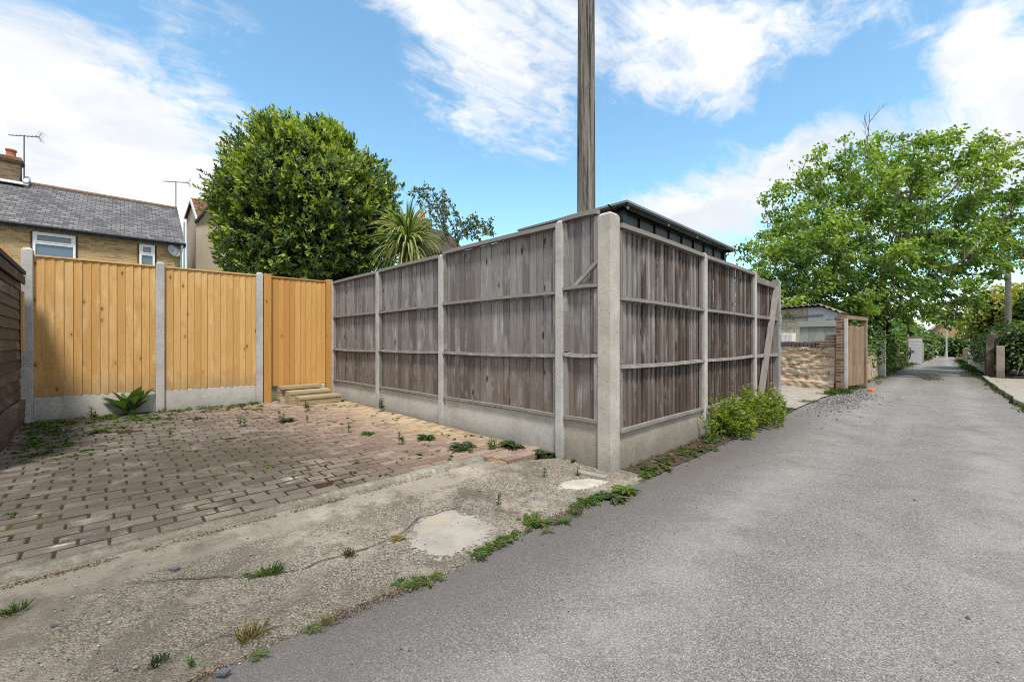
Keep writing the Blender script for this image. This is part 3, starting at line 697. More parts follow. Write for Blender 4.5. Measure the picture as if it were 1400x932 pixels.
# weathered fence along the lane
RA, RB = P(.06, -.045), P(5.3, -.06); RD = (RB-RA).normalized(); RN = Vector((RD.y, -RD.x, 0))
if RN.dot(Vector((1,-1,0))) < 0: RN = -RN
fence2 = thing('board_fence', 'weathered brown overlapping board fence with concrete corner post along the lane', 'fence', RA, 'board fences round the parking bay')
post(fence2, P(0, 0), Vector((*DU, 0)), Vector((*DV, 0)), -.03, 2.275, .145, .14, 'corner_con')
c1, c2 = px_on(RA, RB, 960), px_on(RA, RB, 1029)
post(fence2, c1, RD, RN, -.03, 2.205, .085, .10); post(fence2, c2, RD, RN, -.03, 2.205, .085, .10)
a0 = RA+RD*.012
panel(fence2, a0, c1-RD*.042, RN, .34, 2.155, 'slat'); gravel_board(fence2, a0-RN*.012, c1-RD*.042-RN*.012, RN, -.02, .34, 'warm_con')
panel(fence2, c1+RD*.042, c2-RD*.042, RN, .34, 2.15, 'slat'); gravel_board(fence2, c1+RD*.042-RN*.012, c2-RD*.042-RN*.012, RN, -.02, .34, 'warm_con')

# weathered gate at the end of that fence
ga, gb = c2+RD*.07, px_on(RA, RB, 1061.5)
gate = thing('garden_gate', 'weathered grey board gate with diagonal brace next to a galvanised steel post', 'gate', ga+UP*.2)
W = (gb-ga).length
mb = MB(); boards(mb, ga, RD, RN, W-.11, .22, 2.10, .092, -.008, .010, -.012, .004, flip=True); mb.build('boards', M['slat_wood'], gate)
for z, h in ((2.085, .09), (1.53, .05), (.93, .05), (.29, .08)):
    mb = MB(); mb.box(ga+RD*((W-.11)/2)+RN*.024+UP*z, RD, RN, UP, (W-.11)/2, .022, h/2); mb.build('rail', M['rail_wood'], gate, bevel=.004)
mb = MB(); mb.bar(ga+RD*.10+RN*.062+UP*.33, ga+RD*(W-.24)+RN*.062+UP*2.06, .03, .085, up=RN); mb.build('brace', M['rail_wood'], gate, bevel=.004)
mb = MB(); mb.box(gb-RD*.062+RN*.01+UP*1.15, RD, RN, UP, .045, .05, 1.05); mb.build('stile', M['rail_wood'], gate, bevel=.005)
mb = MB(); mb.tube([gb-RD*.06+RN*.065+UP*1.42, gb-RD*.06+RN*.085+UP*1.44, gb-RD*.06+RN*.085+UP*1.58, gb-RD*.06+RN*.065+UP*1.60], .008, 8)
mb.tube([gb-RD*.10+RN*.07+UP*1.66, gb-RD*.02+RN*.07+UP*1.66], .009, 8); mb.build('latch', M['galv'], gate)
mb = MB(); mb.box(gb+RD*.035+UP*1.06, RD, RN, UP, .03, .05, 1.10); mb.build('gate_post', M['galv'], gate, bevel=.004)

# new timber fence at the back of the bay
YB = Vector((-3.375, 7.775, 0)); YA = px_on(Vector((-3.32-1.185*2.2, 5.6, 0)), YB, 37)
YD = (YB-YA).normalized(); YN = Vector((YD.y, -YD.x, 0))
yf = thing('board_fence', 'new golden timber board fence with grey concrete posts below the brick house', 'fence', YA+UP*.1, 'board fences round the parking bay')
ys = {p: px_on(YA, YB, p) for p in (38, 219, 354.5)}
for p, zt in ((38, 2.35), (219, 2.325), (354.5, 2.31)): post(yf, ys[p], YD, YN, .02, zt, .10, .105)
for a, b in ((38, 219), (219, 354.5)):
    A, B = ys[a]+YD*.05, ys[b]-YD*.05
    panel(yf, A, B, YN, .43, 2.245, 'new'); gravel_board(yf, A-YN*.012, B-YN*.012, YN, .03, .43)
g0, g1 = px_on(YA, YB, 359.5), px_on(YA, YB, 455)
yg = thing('garden_gate', 'golden timber board gate between two wooden posts above the wooden steps', 'gate', g0+UP*.3)
W = (g1-g0).length
for s, c in ((0, g0+YD*.062), (1, g1-YD*.075)):
    mb = MB(); mb.box(c+YN*.01+UP*1.17, YD, YN, UP, .055, .055, 1.12); mb.build('gate_post', M['post_wood'], yg, bevel=.006)
ba, bb = g0+YD*.125, g1-YD*.135
mb = MB(); boards(mb, ba, YD, YN, (bb-ba).length, .39, 2.24, .09, .003, .016, 0, .0015); mb.build('boards', M['gate_wood'], yg)
mb = MB(); mb.box((ba+bb)/2+UP*2.255, YD, YN, UP, (bb-ba).length/2, .028, .011); mb.build('capping', M['gate_wood'], yg, bevel=.003)
mb = MB(); mb.box(bb-YD*.12+YN*.02+UP*.24, YD, YN, UP, .10, .06, .14)
tag(mb.build('concrete_block', M['board_con'], bevel=.01), 'small pale concrete block beside the top wooden step under the gate', 'block')
# timber steps below the gate
st = thing('garden_steps', 'three low wooden steps stacked from pale planks at the golden gate', 'steps', P(-.6, 5.5, .12))
for k, (u0, u1, v0, v1, zt, nl) in enumerate(((-.92, -.25, 5.15, 5.40, .255, 3), (-1.00, -.34, 5.385, 5.63, .335, 4), (-1.07, -.42, 5.60, 5.80, .405, 5))):
    mb = MB(); z0 = .128; h = (zt-z0)/nl
    for i in range(nl):
        e = rnd.uniform(-.006, .006); top = i == nl-1
        o = .012 if top else 0
        if k == 2 and 0 < i < nl-1: o = -.04
        a = P((u0+u1)/2+e, (v0+v1)/2-o/2, z0+h*(i+.5))
        mb.box(a, Vector((*DU, 0)), Vector((*DV, 0)), UP, (u1-u0)/2, (v1-v0)/2+o/2, h/2-.0012)
    mb.build('step', M['step_wood'], st, bevel=.003)

# dark shed on the left, and the stub of a post in the gap
sh = thing('garden_shed', 'dark weathered overlap boarded shed at the left end of the golden fence', 'shed', P(-3.9, 5, .1))
SU, SV = Vector((*DU, 0)), Vector((*DV, 0)); us_ = -3.905
mb = MB(); z = .47; i = 0
while z < 1.93:
    h = .118; r = rnd.random(); A, B = P(us_, 3.0), P(us_, 5.78+rnd.uniform(-.01, .01)); vs = []; bc = []
    for q, pt in ((0, A), (1, B)):
        for zz, o in ((z, .016), (z+h+.012, .002), (z+h+.012, -.014), (z, -.004)):
            vs.append(pt+SU*o+UP*zz); bc.append((zz-z, q*2.8+r*7, r))
    mb.hexa(vs, bc); z += h; i += 1
mb.box(P(us_-.06, 4.4, 1.2), SV, SU, UP, 1.4, .04, .75)                 # backing and end wall
mb.box(P(us_-.8, 5.74, 1.2), SU, SV, UP, .75, .02, .85)
mb.build('wall', M['shed_wood'], sh)
mb = MB()
for k in range(3): mb.box(P(us_-.02+.004*k, 4.4, .16+.115*k), SV, SU, UP, 1.42, .06, .056)
mb.build('plinth', M['shed_wood'], sh, bevel=.006)
mb = MB(); a = P(us_+.045, 2.9, 1.97); b = P(us_+.045, 5.9, 1.97)
mb.add([a, b, b-SU*1.5+UP*.48, a-SU*1.5+UP*.48, a+UP*.05, b+UP*.05, b-SU*1.5+UP*.53, a-SU*1.5+UP*.53], [(0,1,2,3),(7,6,5,4),(0,4,5,1),(1,5,6,2),(2,6,7,3),(3,7,4,0)])
mb.build('roof', plain('roofing_felt', (.05,.042,.036), .9, 0, .5, 25), sh)
mb = MB(); mb.bar(P(us_+.034, 2.9, 1.90), P(us_+.034, 5.86, 1.90), .016, .10); mb.build('fascia', M['shed_wood'], sh)
mb = MB(); mb.box(P(us_+.03, 5.74, 1.40), SV, SU, UP, .045, .012, .36); mb.build('batten', M['new_wood'], sh, bevel=.002)
mb = MB(); c = P(-3.87, 5.97, 0); mb.box(c+UP*.46, SU, SV, UP, .045, .045, .36)
mb.box(c+UP*.10, SU, SV, UP, .09, .09, .06)
tag(mb.build('stub_post', M['post_con'], bevel=.006), 'short concrete post stub between the dark shed and the golden fence', 'post')
mb = MB(); mb.box(P(-4.02, 6.12, 1.05), SU, SV, UP, .14, .02, .92); tag(mb.build('filler_board', M['shed_wood'], bevel=.004), 'dark upright boards closing the gap beside the dark shed', 'board')

# telegraph pole behind the narrow panel
pc = Vector((101.5/FOC*5.2, 5.2, 0))
pole = thing('telegraph_pole', 'tall weathered wooden telegraph pole rising behind the grey fence corner', 'pole', pc)
mb = MB(); N = 28; rings = []
for i in range(27):
    z = -.2+8.4*i/26; rr = .122-.0035*z; ring = []
    for k in range(N):
        a = 2*math.pi*k/N; w = rr*(1+.012*mnoise.noise((math.cos(a)*2.5, math.sin(a)*2.5, z*.35))-.03*max(0, mnoise.noise((math.cos(a)*9, math.sin(a)*9, z*.15))))
        ring.append((pc.x+w*math.cos(a), pc.y+w*math.sin(a), z)); 
    mb.add(ring, [], [(k/N*.75, z, .4) for k in range(N)])
mb.f = [(i*N+k, i*N+(k+1)%N, (i+1)*N+(k+1)%N, (i+1)*N+k) for i in range(26) for k in range(N)]+[tuple(26*N+k for k in range(N))]; mb.mi = [0]*len(mb.f)
mb.build('shaft', M['pole_wood'], pole, smooth=True)
mb = MB(); mb.tube([pc+UP*8.18, pc+UP*8.24, pc+UP*8.27], [.105, .10, .03], 20); mb.build('cap', M['galv'], pole)

# gazebo behind the fence
gz_c = Vector((1.262, 4.6, 0)); EU, EV = Vector((*DU, 0)), Vector((*DV, 0)); GL, GW, GZ = 3.5, 1.7, 2.705
gq = gz_c+EU*(GL/2)+EV*(GW/2)
ggz = thing('garden_gazebo', 'black metal gazebo with dark canopy showing above the lane fence', 'gazebo', gq)
def gp(a, b, z): return gz_c+EU*a+EV*b+UP*z
mb = MB(); e = [(0,0), (GL,0), (GL,GW), (0,GW)]; ap = gp(GL/2, GW/2, GZ+.30); ap2 = gp(GL/2-.4, GW/2, GZ+.30)
r1, r2 = gp(GW/2, GW/2, GZ+.30), gp(GL-GW/2, GW/2, GZ+.30)
q = [gp(a, b, GZ) for a, b in e]; q2 = [gp(a, b, GZ-.025) for a, b in e]
mb.add(q+[r1, r2]+q2+[r1-UP*.03, r2-UP*.03], [(0,1,5,4),(1,2,5),(2,3,4,5),(3,0,4),(7,6,10,11),(8,7,11),(9,8,11,10),(6,9,10),(0,6,7,1),(1,7,8,2),(2,8,9,3),(3,9,6,0)])
mb.build('canopy', M['canopy'], ggz)
ins = .16
def ring_beam(name, z, w, h, i_=ins):
    mb = MB(); c = [gp(i_, i_, z), gp(GL-i_, i_, z), gp(GL-i_, GW-i_, z), gp(i_, GW-i_, z)]
    for k in range(4): mb.bar(c[k], c[(k+1)%4], w, h)
    mb.build(name, M['black'], ggz)
ring_beam('beam', GZ-.05, .05, .04); ring_beam('beam', GZ-.47, .05, .06); ring_beam('eave_rail', GZ-.035, .025, .02, .02)
for a, b in ((ins, ins), (GL-ins, ins), (GL-ins, GW-ins), (ins, GW-ins)):
    mb = MB(); mb.box(gp(a, b, GZ/2+.1), EU, EV, UP, .04, .04, GZ/2-.12); mb.build('leg', M['black'], ggz)
for i in range(1, 8):
    for b in (ins, GW-ins):
        mb = MB(); mb.box(gp(ins+(GL-2*ins)*i/8, b, GZ-.26), EU, EV, UP, .014, .014, .20); mb.build('bar', M['black'], ggz)
mesh_m = plain('dark_mesh', (.15,.152,.16), .8)
for b in (ins, GW-ins):
    mb = MB(); mb.box(gp(GL/2, b+.02, GZ-.26), EU, EV, UP, GL/2-ins, .004, .19); mb.build('net_panel', mesh_m, ggz)
for s, a in ((-1, ins), (1, GL-ins)):
    mb = MB(); pts = [gp(a+s*.03, ins, GZ-.42)+EU*(s*.26*(1-math.cos(q*1.57)))+UP*(.37*math.sin(q*1.57)) for q in [i/8 for i in range(9)]]
    mb.tube(pts, .010, 6); mb.build('bracket', M['black'], ggz)
for a, zz in ((.10, .05), (1.1, .18), (2.0, .07)):
    mb = MB(); mb.tube([gp(a, .05, GZ-.03), gp(a, .05, GZ-.07)], [.022, .012], 10); mb.build('lamp', M['white'], ggz)
# ------------------------------------------------------------------ brick house over the golden fence
HA = Vector((.735, .678, 0)); HB = Vector((-.678, .735, 0)); HE = Vector((-16.1, 20.5, 0))
stock = brickwork('yellow_stock_brick', [(.22,.135,.055), (.40,.265,.105), (.50,.34,.14), (.44,.31,.15)], (.40,.33,.22), axis=(HA.x, HA.y))
slate = brickwork('roof_slate', [(.075,.075,.082), (.115,.115,.122), (.15,.148,.152), (.20,.195,.195)], (.035,.035,.038), .30, .125, (HA.x, HA.y), .6, .014)
tile = brickwork('red_roof_tile', [(.15,.055,.035), (.22,.085,.055), (.27,.115,.08)], (.05,.025,.02), .2, .10, (HA.x, HA.y), .8, .016)
redbrick = brickwork('red_brick', [(.07,.04,.03), (.16,.085,.06), (.24,.145,.105)], (.21,.18,.15), axis=DU)
glass = NT('window_glass').out((.10,.16,.215), .06, None, .9)
lead = plain('lead_flashing', (.48,.50,.53), .6)
def h_at(px, off=0.0):
    """distance s along the house front (from its right corner) seen in column px"""
    p = px_on(HE-HB*off, HE-HA*10-HB*off, px); return (HE-HB*off-p).dot(HA), p.y
def hp(s, t, z): return HE-HA*s+HB*t+UP*z
hs = thing('brick_house', 'yellow brick house with grey slate roof and white windows behind the golden fence', 'house', HE-HA*5+UP*-.5)
EZ = 5.95; RT, RZ = 4.2, 8.62
mb = MB(); LEN = 17
mb.add([hp(0,0,-.5), hp(LEN,0,-.5), hp(LEN,2*RT,-.5), hp(0,2*RT,-.5), hp(0,0,EZ-.06), hp(LEN,0,EZ-.06), hp(LEN,2*RT,EZ-.06), hp(0,2*RT,EZ-.06), hp(0,RT,RZ-.12), hp(LEN,RT,RZ-.12)],
       [(0,4,5,1), (1,5,9,6,2), (2,6,7,3), (3,7,8,4,0), (4,8,9,5), (6,9,8,7)])
mb.build('wall', stock, hs)
k = (RZ-EZ)/RT
def slope(s, t, lift=0): return hp(s, t, EZ+k*(t if t <= RT else 2*RT-t)+lift)
mb = MB()
for t0, t1 in ((-.24, RT), (2*RT+.24, RT)):
    vs = [slope(-.12, t0), slope(LEN, t0), slope(LEN, t1), slope(-.12, t1)] if t0 < 0 else [hp(-.12, t0, EZ-k*.24), hp(LEN, t0, EZ-k*.24), slope(LEN, t1), slope(-.12, t1)]
    mb.hexa([v-UP*.07 for v in vs]+vs)
rf = mb.build('roof', slate, hs)
mb = MB()
for i in range(36):
    s = -.1+i*.47; mb.tube([slope(s, RT, .01+rnd.uniform(-.006,.006)), slope(s+.46, RT, .01)], .11, 8)
mb.build('ridge_tile', plain('ridge_clay', (.20,.12,.085), .9, 0, .35), rf)
mb = MB(); mb.bar(hp(-.12, -.02, EZ-.16), hp(LEN, -.02, EZ-.16), .03, .20); mb.build('fascia', plain('cream_fascia', (.50,.49,.44), .7), hs)
mb = MB(); mb.tube([hp(-.12, -.30, EZ-.10), hp(LEN, -.30, EZ-.10)], .06, 10)
for i in range(17): mb.box(hp(i+.3, -.26, EZ-.10), HA, HB, UP, .03, .06, .07)
mb.build('gutter', M['black'], hs)
mb = MB(); mb.tube([hp(.02, -.30, EZ-.14), hp(.06, -.10, EZ-.55), hp(.06, -.10, -.4)], .045, 8); mb.build('downpipe', plain('white_pipe', (.6,.62,.62), .5), hs)
def window(s0, s1, z0, z1, trans):
    dz = z1-z0; w = MB(); T = .075
    def fr(a, b, c, d, th=.05): w.box(hp((a+b)/2, -.035, (c+d)/2), HA, HB, UP, abs(b-a)/2, th, abs(d-c)/2)
    fr(s0, s1, z1-T, z1); fr(s0, s1, z0, z0+T); fr(s0, s0-T, z0+T+.002, z1-T-.002); fr(s1+T, s1, z0+T+.002, z1-T-.002)
    zt = z0+dz*trans; fr(s0-T-.002, s1+T+.002, zt-.04, zt+.04, .045)
    w2 = (s0-s1)
    i = .05                                                     # opening light in its own frame
    fr(s0-T-.002, s0-T-i, zt+.042, z1-T-.002, .06); fr(s1+T+i, s1+T+.002, zt+.042, z1-T-.002, .06); fr(s0-T-i-.002, s1+T+i+.002, z1-T-i, z1-T-.004, .06); fr(s0-T-i-.002, s1+T+i+.002, zt+.044, zt+.042+i, .06)
    o = w.build('window', M['white'], hs)
    g = MB(); g.box(hp((s0+s1)/2, -.012, (z0+z1)/2), HA, HB, UP, (s0-s1)/2-.03, .012, dz/2-.03); g.build('pane', glass, o)
    r = MB(); r.box(hp((s0+s1)/2, -.006, (z0+z1)/2+.03), HA, HB, UP, (s0-s1)/2+.07, .009, dz/2+.09); r.build('surround', plain('dark_reveal', (.10,.075,.06), .9), o)
for xa, xb, ya, yb, tr in ((45, 103.5, 316.5, 365, .69), (190.5, 211.5, 333.5, 374, .66)):
    (s0, Ya), (s1, Yb) = h_at(xa), h_at(xb)
    z1 = CAM_H+(CY-ya)/FOC*Ya; z0 = CAM_H+(CY-yb)/FOC*Ya
    window(s0, s1, z0, z1, tr)
# chimney on the ridge
sx = None
pr = px_on(HE+HB*RT, HE-HA*10+HB*RT, 6); sc_ = (HE+HB*RT-pr).dot(HA); Yc = pr.y
zt = CAM_H+(CY-222)/FOC*Yc
cm = MB(); cm.box(hp(sc_, RT, (zt+RZ-1)/2), HA, HB, UP, .50, .32, (zt-RZ+1)/2)
for i, o in ((0, .05), (1, .09), (2, .05)): cm.box(hp(sc_, RT, zt+.04+.085*i), HA, HB, UP, .50+o, .32+o, .041)
ch = cm.build('chimney', brickwork('sooty_brick', [(.09,.06,.04), (.20,.125,.07), (.26,.17,.10)], (.16,.13,.10), axis=(HA.x, HA.y)), rf)
cm = MB(); q = hp(sc_-.2, RT, zt+.24); cm.tube([q, q+UP*.08, q+UP*.12, q+UP*.30, q+UP*.33, q+UP*.40], [.19,.19,.16,.15,.19,.18], 14)
cm.build('chimney_pot', plain('terracotta', (.36,.13,.065), .8), ch)
cm = MB(); cm.box(hp(sc_, RT-.44, RZ-.13), HA, (HB+UP*k).normalized(), (UP-HB*k).normalized(), .78, .16, .02)
cm.box(hp(sc_-.70, RT-.15, RZ+.06), HA, (HB+UP*k).normalized(), (UP-HB*k).normalized(), .08, .42, .12); cm.build('flashing', lead, rf)
# satellite dish
s, Yd = h_at(236); zd = CAM_H+(CY-346)/FOC*Yd
dish = thing('satellite_dish', 'small grey satellite dish on the yellow brick wall beside the small window', 'dish', hp(s, -.05, zd))
mb = MB(); ctr = hp(s, -.34, zd+.03); ax = (-HB*.8+HA*.45+UP*.35).normalized(); e1 = ax.cross(UP).normalized(); e2 = ax.cross(e1)
vs = []; n = 20
for o in (0, -.012):
    for i, q in enumerate((.02, .1, .2, .27)):
        for j in range(n): vs.append(ctr+ax*(q*q*.9+o)+e1*(q*math.cos(6.283*j/n))+e2*(q*1.12*math.sin(6.283*j/n)))
fs = []
for L in (0, 1):
    for i in range(3):
        for j in range(n): fs.append((L*4*n+i*n+j, L*4*n+i*n+(j+1)%n, L*4*n+(i+1)*n+(j+1)%n, L*4*n+(i+1)*n+j))
    fs.append(tuple(L*4*n+j for j in range(n)))
mb.add(vs, fs); grey = plain('dish_grey', (.16,.18,.20), .5); mb.build('reflector', grey, dish, smooth=True)
mb = MB(); mb.tube([hp(s, -.02, zd-.12), hp(s, -.18, zd-.14), ctr-ax*.02], .022, 8); mb.tube([ctr-e2*-.28, ctr+ax*.32+e2*.12], .012, 6); mb.tube([ctr+ax*.28+e2*.1, ctr+ax*.38+e2*.13], .035, 8)
mb.build('arm', grey, dish)
alu = plain('aerial_metal', (.14,.145,.155), .5, .3)
def aerial(base, h, d, blen, label, nel, big):
    t = thing('television_aerial', label, 'aerial', base, 'aerials on the brick house')
    m_ = MB(); m_.tube([base, base+UP*h], .025, 8); m_.build('mast', alu, t)
    m_ = MB(); d = d.normalized(); s_ = Vector((-d.y, d.x, 0)); a = base+UP*(h-.06)-d*blen*.5; b = base+UP*(h-.02)+d*blen*.5
    m_.tube([a, b], .018, 6); m_.build('boom', alu, t)
    m_ = MB()
    for i in range(nel):
        q = a.lerp(b, (i+.5)/nel); l = big*(.6+.4*i/nel); m_.tube([q-s_*l+UP*.01, q+s_*l+UP*.01], .009, 5)
    q = b-d*.02
    for zz in (-.20, -.10, .0, .10, .20): m_.tube([q-s_*big*1.2+UP*zz+d*abs(zz)*.5, q+s_*big*1.2+UP*zz+d*abs(zz)*.5], .008, 5)
    m_.tube([q-UP*.22+d*.1, q, q+UP*.22+d*.1], .010, 5)
    m_.build('element', alu, t)
pr = px_on(HE+HB*(RT+.2), HE-HA*10+HB*(RT+.2), 33); pr.z = CAM_H+(CY-246)/FOC*pr.y
aerial(pr, (246-185)/FOC*pr.y, Vector((1,.25,0)), 34/FOC*pr.y, 'television aerial on a thin mast beside the terracotta chimney pot', 8, .16)
pr = px_on(HE+HB*(RT-.8), HE-HA*10+HB*(RT-.8), 240.5); pr.z = CAM_H+(CY-300)/FOC*pr.y
aerial(pr, (300-248)/FOC*pr.y, Vector((1,.3,0)), 30/FOC*pr.y, 'television aerial with fanned elements at the right end of the slate roof', 9, .17)

# rendered neighbour with red tiles
nb = thing('rendered_house', 'tan rendered house with red tiled gable between the brick house and the evergreen', 'house', Vector((-15.6, 23.5, -.5)))
ND = 24.0
def npt(px, py, Y): return ray(px, Y, py)
render_m = plain('tan_render', (.34,.29,.22), .95, 0, .22, 2.5)
a, b, c, d = npt(263, 275, 25.5), npt(251, 366, 25.5), npt(276, 303, 23.0), npt(262, 372, 23.2)
def slab(pts, thick, mat, name, parent, dirv):
    m_ = MB(); n = len(pts); q = [p+dirv*thick for p in pts]
    m_.add(list(pts)+q, [tuple(range(n-1,-1,-1)), tuple(range(n, 2*n))]+[(i, (i+1)%n, n+(i+1)%n, n+i) for i in range(n)])
    return m_.build(name, mat, parent)
back = Vector((.72, .69, 0))
g_ap, g_l, g_r = ray(264, 25.0, 274), ray(255, 27.0, 300), ray(274, 23.4, 304)
gl0, gr0 = Vector((g_l.x, g_l.y, -.5)), Vector((g_r.x, g_r.y, -.5))
slab([gl0, g_l, g_ap-UP*.02, g_r, gr0], 7, render_m, 'wall', nb, back)
slab([g_ap+UP*.02-back*.1, g_r+UP*.02-back*.1, g_r+UP*.12-back*.1, g_ap+UP*.14-back*.1], 7.2, tile, 'roof', nb, back)
slab([g_ap+UP*.02-back*.1, g_l+UP*.02-back*.1, g_l+UP*.12-back*.1, g_ap+UP*.14-back*.1], 7.2, tile, 'roof', nb, back)
m_ = MB(); m_.bar(g_ap-back*.14+UP*.05, g_r-back*.14+UP*.04, .04, .20); m_.bar(g_ap-back*.14+UP*.05, g_l-back*.14+UP*.04, .04, .20); m_.build('bargeboard', M['white'], nb)
e0 = ray(268, 22.2, 306); e1 = ray(300, 21.8, 268); e2 = ray(345, 22.4, 318); z_ = -.5
f0, f2 = Vector((e0.x, e0.y, z_)), Vector((e2.x, e2.y, z_))
ex = slab([f0, e0, e1, e2, f2], 3.2, render_m, 'extension', nb, Vector((.0, 1, 0)))
m_ = MB(); m_.bar(e0-UP*-.05-Vector((0,.06,0)), e1+UP*.05-Vector((0,.06,0)), .06, .13); m_.bar(e1+UP*.05-Vector((0,.06,0)), e2+UP*.05-Vector((0,.06,0)), .06, .13); m_.build('bargeboard', M['black'], nb)
for p_, q_ in ((e0, e1), (e1, e2)):
    slab([p_+UP*.02, q_+UP*.02, q_+UP*.10, p_+UP*.10], 3.3, tile, 'roof', nb, Vector((0, 1, 0)))
m_ = MB(); q = ray(252.5, 25, 366); m_.tube([Vector((g_l.x-.08, g_l.y-.1, -.4)), Vector((g_l.x-.08, g_l.y-.1, g_l.z-.2))], .06, 8); m_.build('downpipe', lead, nb)

# low brown roofed house behind the cordyline
fh = thing('tiled_house', 'distant low house with mossy brown roof and orange chimney behind the cordyline', 'house', ray(615, 20))
a, b, c, d = ray(560, 20, 334), ray(644, 19.2, 352), ray(612, 24, 316), ray(530, 24.5, 306)
mossy = brickwork('mossy_tile', [(.045,.033,.022), (.075,.053,.033), (.085,.07,.04)], (.03,.022,.015), .2, .12, DU, .9, .016)
slab([a, b, c, d], -.12, mossy, 'roof', fh, UP)
slab([Vector((a.x+.1, a.y+.2, 0)), a-UP*.0+Vector((.1,.2,0)), b-UP*.0+Vector((-.1,.2,0)), Vector((b.x-.1, b.y+.2, 0))], 3.0, redbrick, 'wall', fh, Vector((.15, 1, 0)))
m_ = MB(); q = ray(578, 21.4, 312); m_.box(q-UP*.1, SU, SV, UP, .40, .25, .55); m_.build('chimney', redbrick, fh)
m_ = MB(); q = q+UP*.45; m_.tube([q, q+UP*.35], [.14,.12], 10); m_.build('chimney_pot', plain('terracotta', (.36,.13,.065), .8), fh)

# ------------------------------------------------------------------ the bay beyond the gate
stone = brickwork('rough_old_brick', [(.14,.085,.05), (.36,.25,.14), (.52,.43,.30), (.36,.18,.10), (.60,.54,.44)], (.40,.35,.27), .215, .074, DV, .95, .017, .034)
def crumble(m):
    '''patches of old lime render and dark moss over the brickwork, with a rough face'''
    t = NT.__new__(NT); t.m = m; t.t = m.node_tree; t.n = t.t.nodes; t.l = t.t.links; t.b = t.n['Principled BSDF']; p = t.pos()
    k = t.b.inputs['Base Color'].links[0].from_socket; n = t.noise(p, 3.2, 6, .7); n2 = t.noise(p, 7, 6, .75)
    c = t.mix(t.ma('MULTIPLY', t.mr(n, .55, .63), .6), k, t.mix(n2, (.36,.31,.24), (.58,.54,.46))); c = t.mix(t.ma('MULTIPLY', t.mr(n2, .55, .66), .75), c, (.055,.05,.03))
    t.l.new(c, t.b.inputs['Base Color'])
crumble(stone)
A, B = P(9.62, -.22), P(10.6, 3.6); WD = (B-A).normalized(); WN = Vector((-WD.y, WD.x, 0)); L = (B-A).length
if WN.dot(DU_ := Vector((*DU, 0))) > 0: WN = -WN
bw = thing('brick_wall', 'crumbling low wall of mixed old bricks with dark coping in front of the cream shed', 'wall', A+UP*-.05)
mb = MB(); nu, nz = 90, 22; vs = []
def wpt(i, j, side):
    s = L*i/nu; top = 1.02+.02*mnoise.noise((s*3, 0, 2)); z = -.06+(top+.06)*j/nz
    o = .04*mnoise.noise((s*7, z*11, 3))+.03*mnoise.noise((s*2, z*2, 7)) if side else -.24
    if side and z < .16: o += .05
    return A+WD*s+WN*o+UP*z
mb.sheet(nu, nz, lambda a, b: wpt(a*nu, b*nz, 1)); mb.sheet(nu, nz, lambda a, b: wpt((1-a)*nu, b*nz, 0))
mb.add([wpt(0,0,1), wpt(0,nz,1), wpt(0,nz,0), wpt(0,0,0)], [(0,1,2,3)])
mb.build('wall', stone, bw)
mb = MB(); s = .42
while s < L:
    mb.box(A+WD*(s+.045)-WN*.12+UP*(1.08+rnd.uniform(-.01,.01)), WD, WN, UP, .040, .135+rnd.uniform(-.008,.008), .062); s += .094
mb.build('coping', plain('blue_brick', (.10,.075,.07), .8, 0, .6, 9), bw, bevel=.014)
mb = MB()
for k in range(4):
    for i in range(2 if k < 2 else 1): mb.box(A+WD*(.10+.215*i+rnd.uniform(-.01,.01))-WN*.1+UP*(1.055+.078*k), WD, WN, UP, .102, .12, .034)
mb.build('broken_course', redbrick, bw, bevel=.006)
mb = MB()
for k in range(7): mb.box(A+WD*(1.02+.10*k)-WN*.12+UP*1.26, WD, WN, UP, .043, .09, .115+rnd.uniform(-.01,.01))
tag(mb.build('block_row', plain('white_block', (.62,.62,.62), .8), bevel=.01), 'row of whitish blocks lying on the old brick wall', 'blocks')
mb = MB(); c = P(9.58, -.335); mb.box(c+UP*.83, SU, SV, UP, .065, .075, .93); pr_ = mb.build('pier', redbrick)
tag(pr_, 'narrow brick and concrete pier between the old brick wall and the brown gate', 'pier')
mb = MB(); mb.box(c+SV*-.106+SU*-.0+UP*.80, SU, SV, UP, .055, .03, .90); o = mb.build('concrete_strip', M['post_con'], pr_, bevel=.005)
# cream shed
cs_ = thing('block_shed', 'cream block shed with corrugated roof behind the old brick wall', 'shed', P(13, 2, -.1))
blockm = brickwork('cream_block', [(.48,.43,.33), (.56,.51,.41), (.52,.46,.36)], (.36,.32,.25), .45, .225, DV, .9, .012)
mb = MB(); v0, v1 = .16, 5.0
prof = [(v0-.1, 2.02), (.62, 2.30), (v1, 2.16)]
mb.add([P(13, v0, -.15), P(13, v0, 2.05), P(13, .62, 2.26), P(13, v1, 2.12), P(13, v1, -.15), P(17.4, v0, -.15), P(17.4, v0, 2.05), P(17.4, .62, 2.26), P(17.4, v1, 2.12), P(17.4, v1, -.15)],
       [(0,1,2,3,4), (9,8,7,6,5), (0,5,6,1), (1,6,7,2), (2,7,8,3), (3,8,9,4)])
mb.build('wall', blockm, cs_)
mb = MB(); nn = 140
def rp(s, w):
    v = v0-.12+(v1-v0+.2)*s; z = (2.0+(.30)*(v-v0+.12)/(.62-v0+.12)) if v < .62 else 2.30-.14*(v-.62)/(v1-.62)
    return P(12.75+4.9*w, v, z+.022*math.sin(v*2*math.pi/.076*.5)+.02)
mb.sheet(nn*2, 2, rp); nv = len(mb.v); mb.add([Vector(q)-UP*.018 for q in mb.v[:nn*2+1]]+[Vector(q) for q in mb.v[:nn*2+1]], [(i, i+1, nn*2+1+i+1, nn*2+1+i) for i in range(nn*2)])
mb.build('roof', plain('corrugated_sheet', (.22,.21,.20), .8, 0, .4, 6), cs_)
